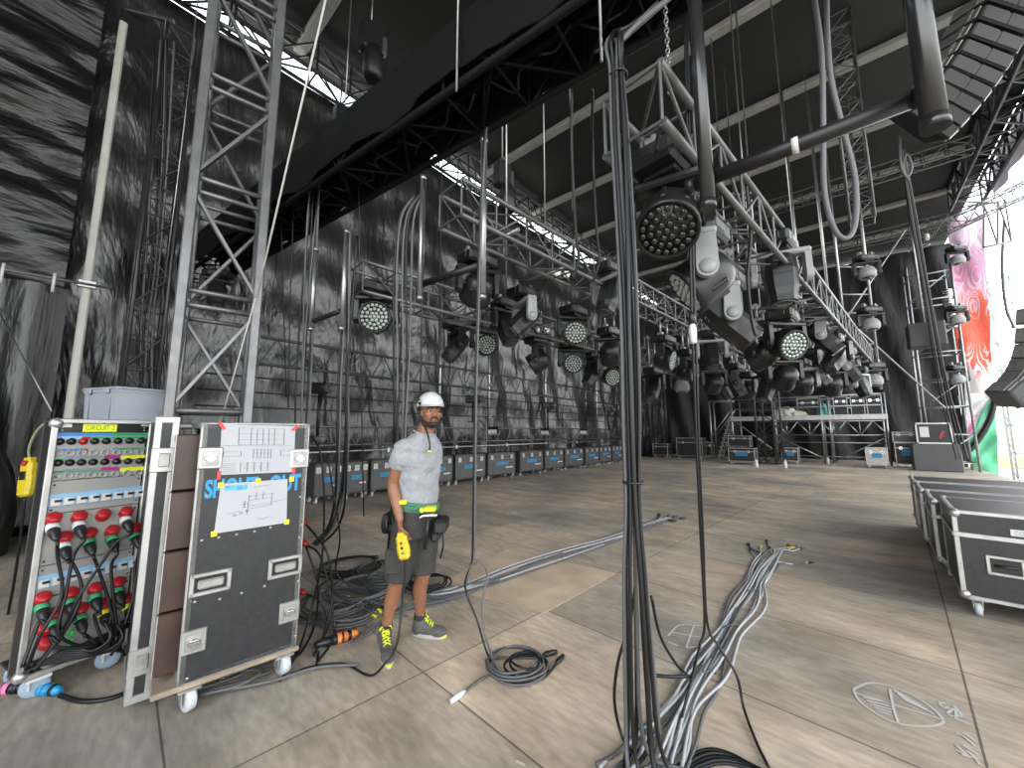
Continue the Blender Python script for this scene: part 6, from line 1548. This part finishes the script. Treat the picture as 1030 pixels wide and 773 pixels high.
# ---------------------------------------------------------------- banners
def banner_mat(name, stops, sc_, sw):
    m = bpy.data.materials.new(name); m.use_nodes = True; nt = m.node_tree; L = nt.links; b = nt.nodes['Principled BSDF']; b.inputs['Roughness'].default_value = .7
    g = nt.nodes.new('ShaderNodeTexCoord'); s = nt.nodes.new('ShaderNodeSeparateXYZ'); L.new(g.outputs['Generated'], s.inputs[0])
    n = nt.nodes.new('ShaderNodeTexWave'); n.wave_type = 'BANDS'; n.bands_direction = 'DIAGONAL'; n.inputs['Scale'].default_value = sc_; n.inputs['Distortion'].default_value = 14; n.inputs['Detail'].default_value = 3; n.inputs['Detail Scale'].default_value = 1.4; L.new(g.outputs['Generated'], n.inputs[0])
    ma = nt.nodes.new('ShaderNodeMath'); ma.operation = 'MULTIPLY_ADD'; ma.inputs[1].default_value = sw; L.new(n.outputs['Fac'], ma.inputs[0]); L.new(s.outputs['Z'], ma.inputs[2])
    r = nt.nodes.new('ShaderNodeValToRGB'); el = r.color_ramp.elements
    while len(el) < len(stops): el.new(.5)
    for e, (p, c) in zip(el, stops): e.position = p; e.color = (*c, 1)
    L.new(ma.outputs[0], r.inputs[0]); L.new(r.outputs[0], b.inputs['Base Color'])
    return m
def banner(name, label, corners, y, m, thick=.03, wav=.06):
    P = [ONY(px, py, yy) for (px, py), yy in zip(corners, y)]; n, k = 14, 26; vs = []
    for i in range(n + 1):
        for j in range(k + 1):
            a, b_ = i / n, j / k; p = P[3].lerp(P[2], a).lerp(P[0].lerp(P[1], a), b_); vs.append(p + V((0, wav * math.sin(7 * a + 9 * b_) + wav * .7 * math.sin(21 * b_ - 4 * a), 0)))
    fs = [(i * (k + 1) + j, (i + 1) * (k + 1) + j, (i + 1) * (k + 1) + j + 1, i * (k + 1) + j + 1) for i in range(n) for j in range(k)]
    mb = MB().add(vs, fs, 0, True).add([p + V((0, thick, 0)) for p in vs], [f[::-1] for f in fs], 0, True)
    return tag(mb.build(name, m), label, 'banner')
yb_ = T0.y + 1.9
banner('printed_banner', 'tall printed banner, pink above and red below, at the right stage edge', ((953, 222), (988, 212), (1000, 395), (965, 400)), (yb_,) * 4,
       banner_mat('pink_red_print', ((0, (.75, .7, .68)), (.22, (.7, .66, .66)), (.3, (.75, .1, .06)), (.55, (.8, .14, .08)), (.62, (.7, .5, .55)), (.72, (.62, .2, .34)), (.85, (.3, .2, .26)), (1, (.6, .42, .52))), 2.2, .16))
banner('printed_banner', 'rounded banner with pink, purple and white fan print above the green one', ((964, 398), (1000, 393), (997, 408), (974, 458)), (yb_ - .05,) * 4,
       banner_mat('fan_print', ((0, (.1, .12, .5)), (.25, (.35, .2, .6)), (.4, (.75, .2, .45)), (.62, (.8, .3, .5)), (.75, (.75, .72, .75)), (1, (.8, .8, .8))), 3.0, .3))
banner('green_banner', 'mint green cloth banner hanging at the right edge of the deck', ((974, 438), (1000, 394), (1005, 478), (979, 478)), (yb_ - .1,) * 4, mat('mint_cloth', (.13, .5, .29), .7, noise=(1.5, .12), bump=(3, .6)), wav=.05)
mb = MB().tube(cr([ONY(966, 462, yb_ - .16), ONY(980, 448, yb_ - .16), ONY(992, 430, yb_ - .16), ONY(999, 412, yb_ - .16), ONY(1001, 392, yb_ - .16)], 5), .09, 8)
tag(mb.build('banner_piping', M_BLK), 'curved black border between the fan print and the green banner', 'border')
tag(MB().bar(ONY(966, 340, T0.y + 1.5), ONY(972, 470, T0.y + 1.5), .1, .1).build('banner_pole', M_BLK), 'black pole along the left edge of the banners', 'pole')
# ---------------------------------------------------------------- front edge of the roof
FX = 4.05
box_truss('front_roof_truss', 'heavy dark truss along the front edge of the roof at upper right', 'truss', (FX, -6, 10.35), (FX, 21.5, 10.35), .8, .8, .06, .03, .8, M_STEEL)
M_SK = mat('grey_white_skirt', (.5, .48, .5), .5, noise=(1.2, .2), bump=(2, .8))
mb = curtain(-6, 20.6, 9.75, 10.9, FX + .55, 130, 6, lambda y, z: .06 * math.sin(4 * y + 2 * math.sin(3 * z)))
def translucent(m, f):
    nt = m.node_tree; b = nt.nodes['Principled BSDF']; tr = nt.nodes.new('ShaderNodeBsdfTranslucent'); mx = nt.nodes.new('ShaderNodeMixShader'); mx.inputs[0].default_value = f
    s = b.inputs['Base Color']
    if s.is_linked: nt.links.new(s.links[0].from_socket, tr.inputs[0])
    else: tr.inputs[0].default_value = s.default_value
    nt.links.new(b.outputs[0], mx.inputs[1]); nt.links.new(tr.outputs[0], mx.inputs[2]); nt.links.new(mx.outputs[0], nt.nodes['Material Output'].inputs[0]); return m
translucent(M_SK, .5)
struct(mb.build('trim_2', M_SK))
mb = curtain(-8, 18, 4.7, 11.7, 0, 60, 20, lambda y, z: 10.9 - .1 * (z - 4.7) + .12 * math.sin(y * .8 + z)); mb.v = [V((p.z, p.y, p.x)) for p in mb.v]; struct(mb.build('trim_3', translucent(mat('pale_canopy', (.42, .42, .42), .7, noise=(.6, .15)), .5)))
for i, y in enumerate((3, 8, 13, 17.8)): ladder_truss('canopy_truss', 'pale truss under the front canopy, %s from the stage' % ORD[i], 'truss', (4.8, y, 10.4), (11.4, y, 10.0), (0, 0, 1), .7, .05, .025, .7, M_PIPE, 'canopy trusses')
box_truss('portal_truss', 'thin truss reaching out of the stage over the banners', 'truss', PT(915, 246, 14.5), PT(1045, 184, 13.0), .45, .45, .03, .016, .5, M_TRUSS)
ladder_truss('portal_brace', 'thin hanging truss frame against the bright sky at right', 'truss', PT(986, 228, 14), PT(1014, 222, 14), (0, 0, 1), 1.6, .04, .025, .5, M_TRUSS)
# ---------------------------------------------------------------- loudspeaker rows
def array_box(label, c, R, w, h, d, group, m=M_PLAS):
    t = thing('line_array_cabinet', label, 'loudspeaker', c - Z * h / 2, 0, group)
    poly = [(-w / 2, -h / 2), (w / 2, -h / 2), (w / 2, h / 2), (-w / 2, h / 2)]
    MB().box(c, (w, d, h), R, ch=.03).build('cabinet', m, t, world=True)
    for s in (-1, 1):
        MB().box(c + R @ V((s * (w / 2 + .012), 0, 0)), (.025, d * .86, h * .82), R, ch=.008).build('rigging_plate', M_ALU, t, world=True)
        o = MB().box(c + R @ V((s * (w / 2 + .03), d * .2, 0)), (.02, .09, h * .95), R, ch=.006).build('link_bar', M_ALUD, t, world=True)
    for s in (-1, 1): MB().box(c + R @ V((s * w * .24, d / 2 + .004, 0)), (w * .42, .01, h * .8), R).build('grille', M_BLK, t, world=True)
    MB().box(c + R @ V((0, -d / 2 - .004, 0)), (w * .3, .01, h * .4), R).build('back_plate', M_PLASG, t, world=True)
A0, A1 = PT(928, 124, 7.6), PT(1001, 14, 7.0); n = 9
for i in range(n):
    a = i / (n - 1); c = A0.lerp(A1, a) + V((0, 0, -.15 * math.sin(PI * a))); dn_ = (A1 - A0 + Z * (1.2 * (a - .5))).normalized()
    sd = (FW - dn_ * FW.dot(dn_)).normalized(); R = Matrix((dn_.cross(sd).normalized() * -1, sd * -1, dn_)).transposed()
    if R.determinant() < 0: R.col[0] = -R.col[0]
    array_box('loudspeaker cabinet in the hanging row at upper right, %s from the bottom' % ORD[i], c, R, .95, (A1 - A0).length / (n - 1) * .95, .7, 'upper right hanging loudspeakers')
Q = A1 + (A1 - A0).normalized() * .3
tag(MB().tube(cr([Q, Q + HR * .15 + Z * .3, Q + HR * .3 + Z * .5, V((Q.x + .3, Q.y, 9.95))], 4), .05, 8).build('hoist_chain_bag', M_WHEEL), 'pale chain and hook holding the upper right loudspeaker row', 'hook')
Bp = [(1043, 318), (1042, 338), (1039, 356), (1033, 372), (1024, 386), (1012, 397)]
for i, (px, py) in enumerate(Bp):
    c = PT(px + 3, py, 11.0); q = PT(Bp[min(i + 1, 5)][0], Bp[min(i + 1, 5)][1], 11.0) - PT(Bp[max(i - 1, 0)][0], Bp[max(i - 1, 0)][1], 11.0); dn_ = -q.normalized()
    sd = (FW - dn_ * FW.dot(dn_)).normalized(); R = Matrix((dn_.cross(sd).normalized() * -1, sd * -1, dn_)).transposed()
    if R.determinant() < 0: R.col[0] = -R.col[0]
    array_box('loudspeaker cabinet in the curved row at the right edge, %s from the top' % ORD[i], c, R, .62, .46, .62, 'curved loudspeaker row at the right edge', M_PLASG)
P = PT(1000, 350, 11.2)
# lattice delay mast and outside things
P = PT(1024, 420, 24); box_truss('outside_mast', 'tall lattice mast standing outside in the bright light at right edge', 'truss tower', (P.x, P.y, -1.6), (P.x, P.y, 11.5), .9, .9, .06, .03, .9, M_PIPE, up=(.4, 1, 0))
cable('thick cable sagging beside the outside mast', [PT(1010, 222, 14.2), PT(1008, 270, 14.4), PT(1012, 310, 14.6), PT(1020, 330, 14.6)], .04, M_CABG)
def out_box(name, label, px0, px1, py0, py1, d, m, depth=3.0, cat='fence'):
    a, b = PT(px0, py1, d), PT(px1, py0, d); c = (a + b) / 2 + HF * depth / 2; R = Matrix((HR, HF, Z)).transposed(); t = thing(name, label, cat, V((c.x, c.y, a.z)))
    w, h = (b - a).dot(HR), b.z - a.z
    MB().box(c, (w, depth, h), R, ch=.05).build('wall', m, t, world=True)
    mb = MB()
    for i in range(int(w / .9) + 1): mb.box(a + HR * (.9 * i) + Z * h / 2 - HF * .02, (.06, .06, h), R)
    mb.build('posts', M_WHEEL, t, world=True); return t
g = -1.6
out_box('site_fence', 'cream panel fence far outside at the right edge', 1001, 1060, 432, 452, 40, mat('cream_panel', (.7, .6, .4), .7), .3)
out_box('yellow_tarpaulin', 'pale yellow covered stall outside beyond the green banner', 1003, 1060, 458, 478, 32, mat('yellow_tarp', (.75, .62, .2), .7), 2.0, 'stall')
out_box('far_grandstand', 'low pale grey grandstand on the horizon at the right edge', 1001, 1060, 420, 431, 60, mat('pale_grey_stand', (.5, .5, .5), .7), 4.0, 'grandstand')
# ---------------------------------------------------------------- chalk marks on the deck
M_CH = mat('white_chalk', (.62, .58, .54), .9)
def chalk(label, strokes, r=2):
    mb = MB()
    for s_ in strokes:
        P_ = cr([FL(*p, .0025) for p in s_], 4) if len(s_) > 2 else [FL(*p, .0025) for p in s_]
        for a, b in zip(P_, P_[1:]):
            d_ = (b - a); 
            if d_.length < 1e-5: continue
            sd = d_.normalized().cross(Z) * .006; mb.quad(a - sd, b - sd, b + sd, a + sd); mb.quad(a - sd + Z * .001, a + sd + Z * .001, b + sd + Z * .001, b - sd + Z * .001)
    return tag(mb.build('chalk_mark', M_CH), label, 'chalk mark', 'chalk marks on the deck')
def cz(x, y): return (840 + x * 190 / 1030., 660 + y * 113 / 613.)
ell = [cz(*p) for p in ((105, 180), (190, 148), (300, 165), (420, 215), (520, 280), (590, 350), (560, 378), (470, 385), (350, 372), (240, 325), (140, 255), (105, 200), (105, 180))]
st_ = [ell, [cz(105, 200), cz(590, 350)], [cz(298, 180), cz(318, 280), cz(345, 372)]]
for k in range(5): st_ += [[cz(310 + 15 * k, 180 + 14 * k), cz(400 + 35 * k, 230 + 22 * k)], [cz(150 + 20 * k, 225 + 18 * k), cz(310, 262 + 16 * k)]]
chalk('chalk circle with hatched quarters on the deck at lower right', st_)
chalk('chalk letters beside the hatched circle at lower right', [[cz(*p) for p in q] for q in (((600, 260), (570, 258), (590, 285), (620, 280)), ((610, 315), (650, 290), (660, 330), (620, 325)), ((650, 275), (690, 325), (660, 330)), ((650, 340), (740, 375)))])
chalk('chalk figures at the bottom right corner under the hatched circle', [[cz(*p) for p in q] for q in (((660, 425), (700, 440), (765, 495)), ((700, 420), (770, 470)), ((660, 490), (720, 540), (660, 515)), ((700, 490), (780, 540)), ((690, 540), (760, 560), (790, 595)), ((720, 520), (775, 565)))])
chalk('chalk cross in a half circle right of the central bundle foot', [[(672, 640), (684, 629), (705, 630)], [(674, 636), (708, 642)], [(698, 630), (690, 652)], [(690, 652), (706, 650)], [(672, 646), (682, 650)]])
for i, s_ in enumerate(([(692, 545), (698, 540), (712, 548)], [(712, 552), (740, 560)], [(716, 493), (745, 497)], [(880, 640), (888, 646), (878, 647)], [(519, 766), (528, 770)])): chalk('short chalk stroke on the deck, %s' % ('beside the thin hanging pair', 'left of the far end of the snake', 'in the middle distance', 'above the hatched circle', 'at the bottom edge left of the bundle')[i], [s_])
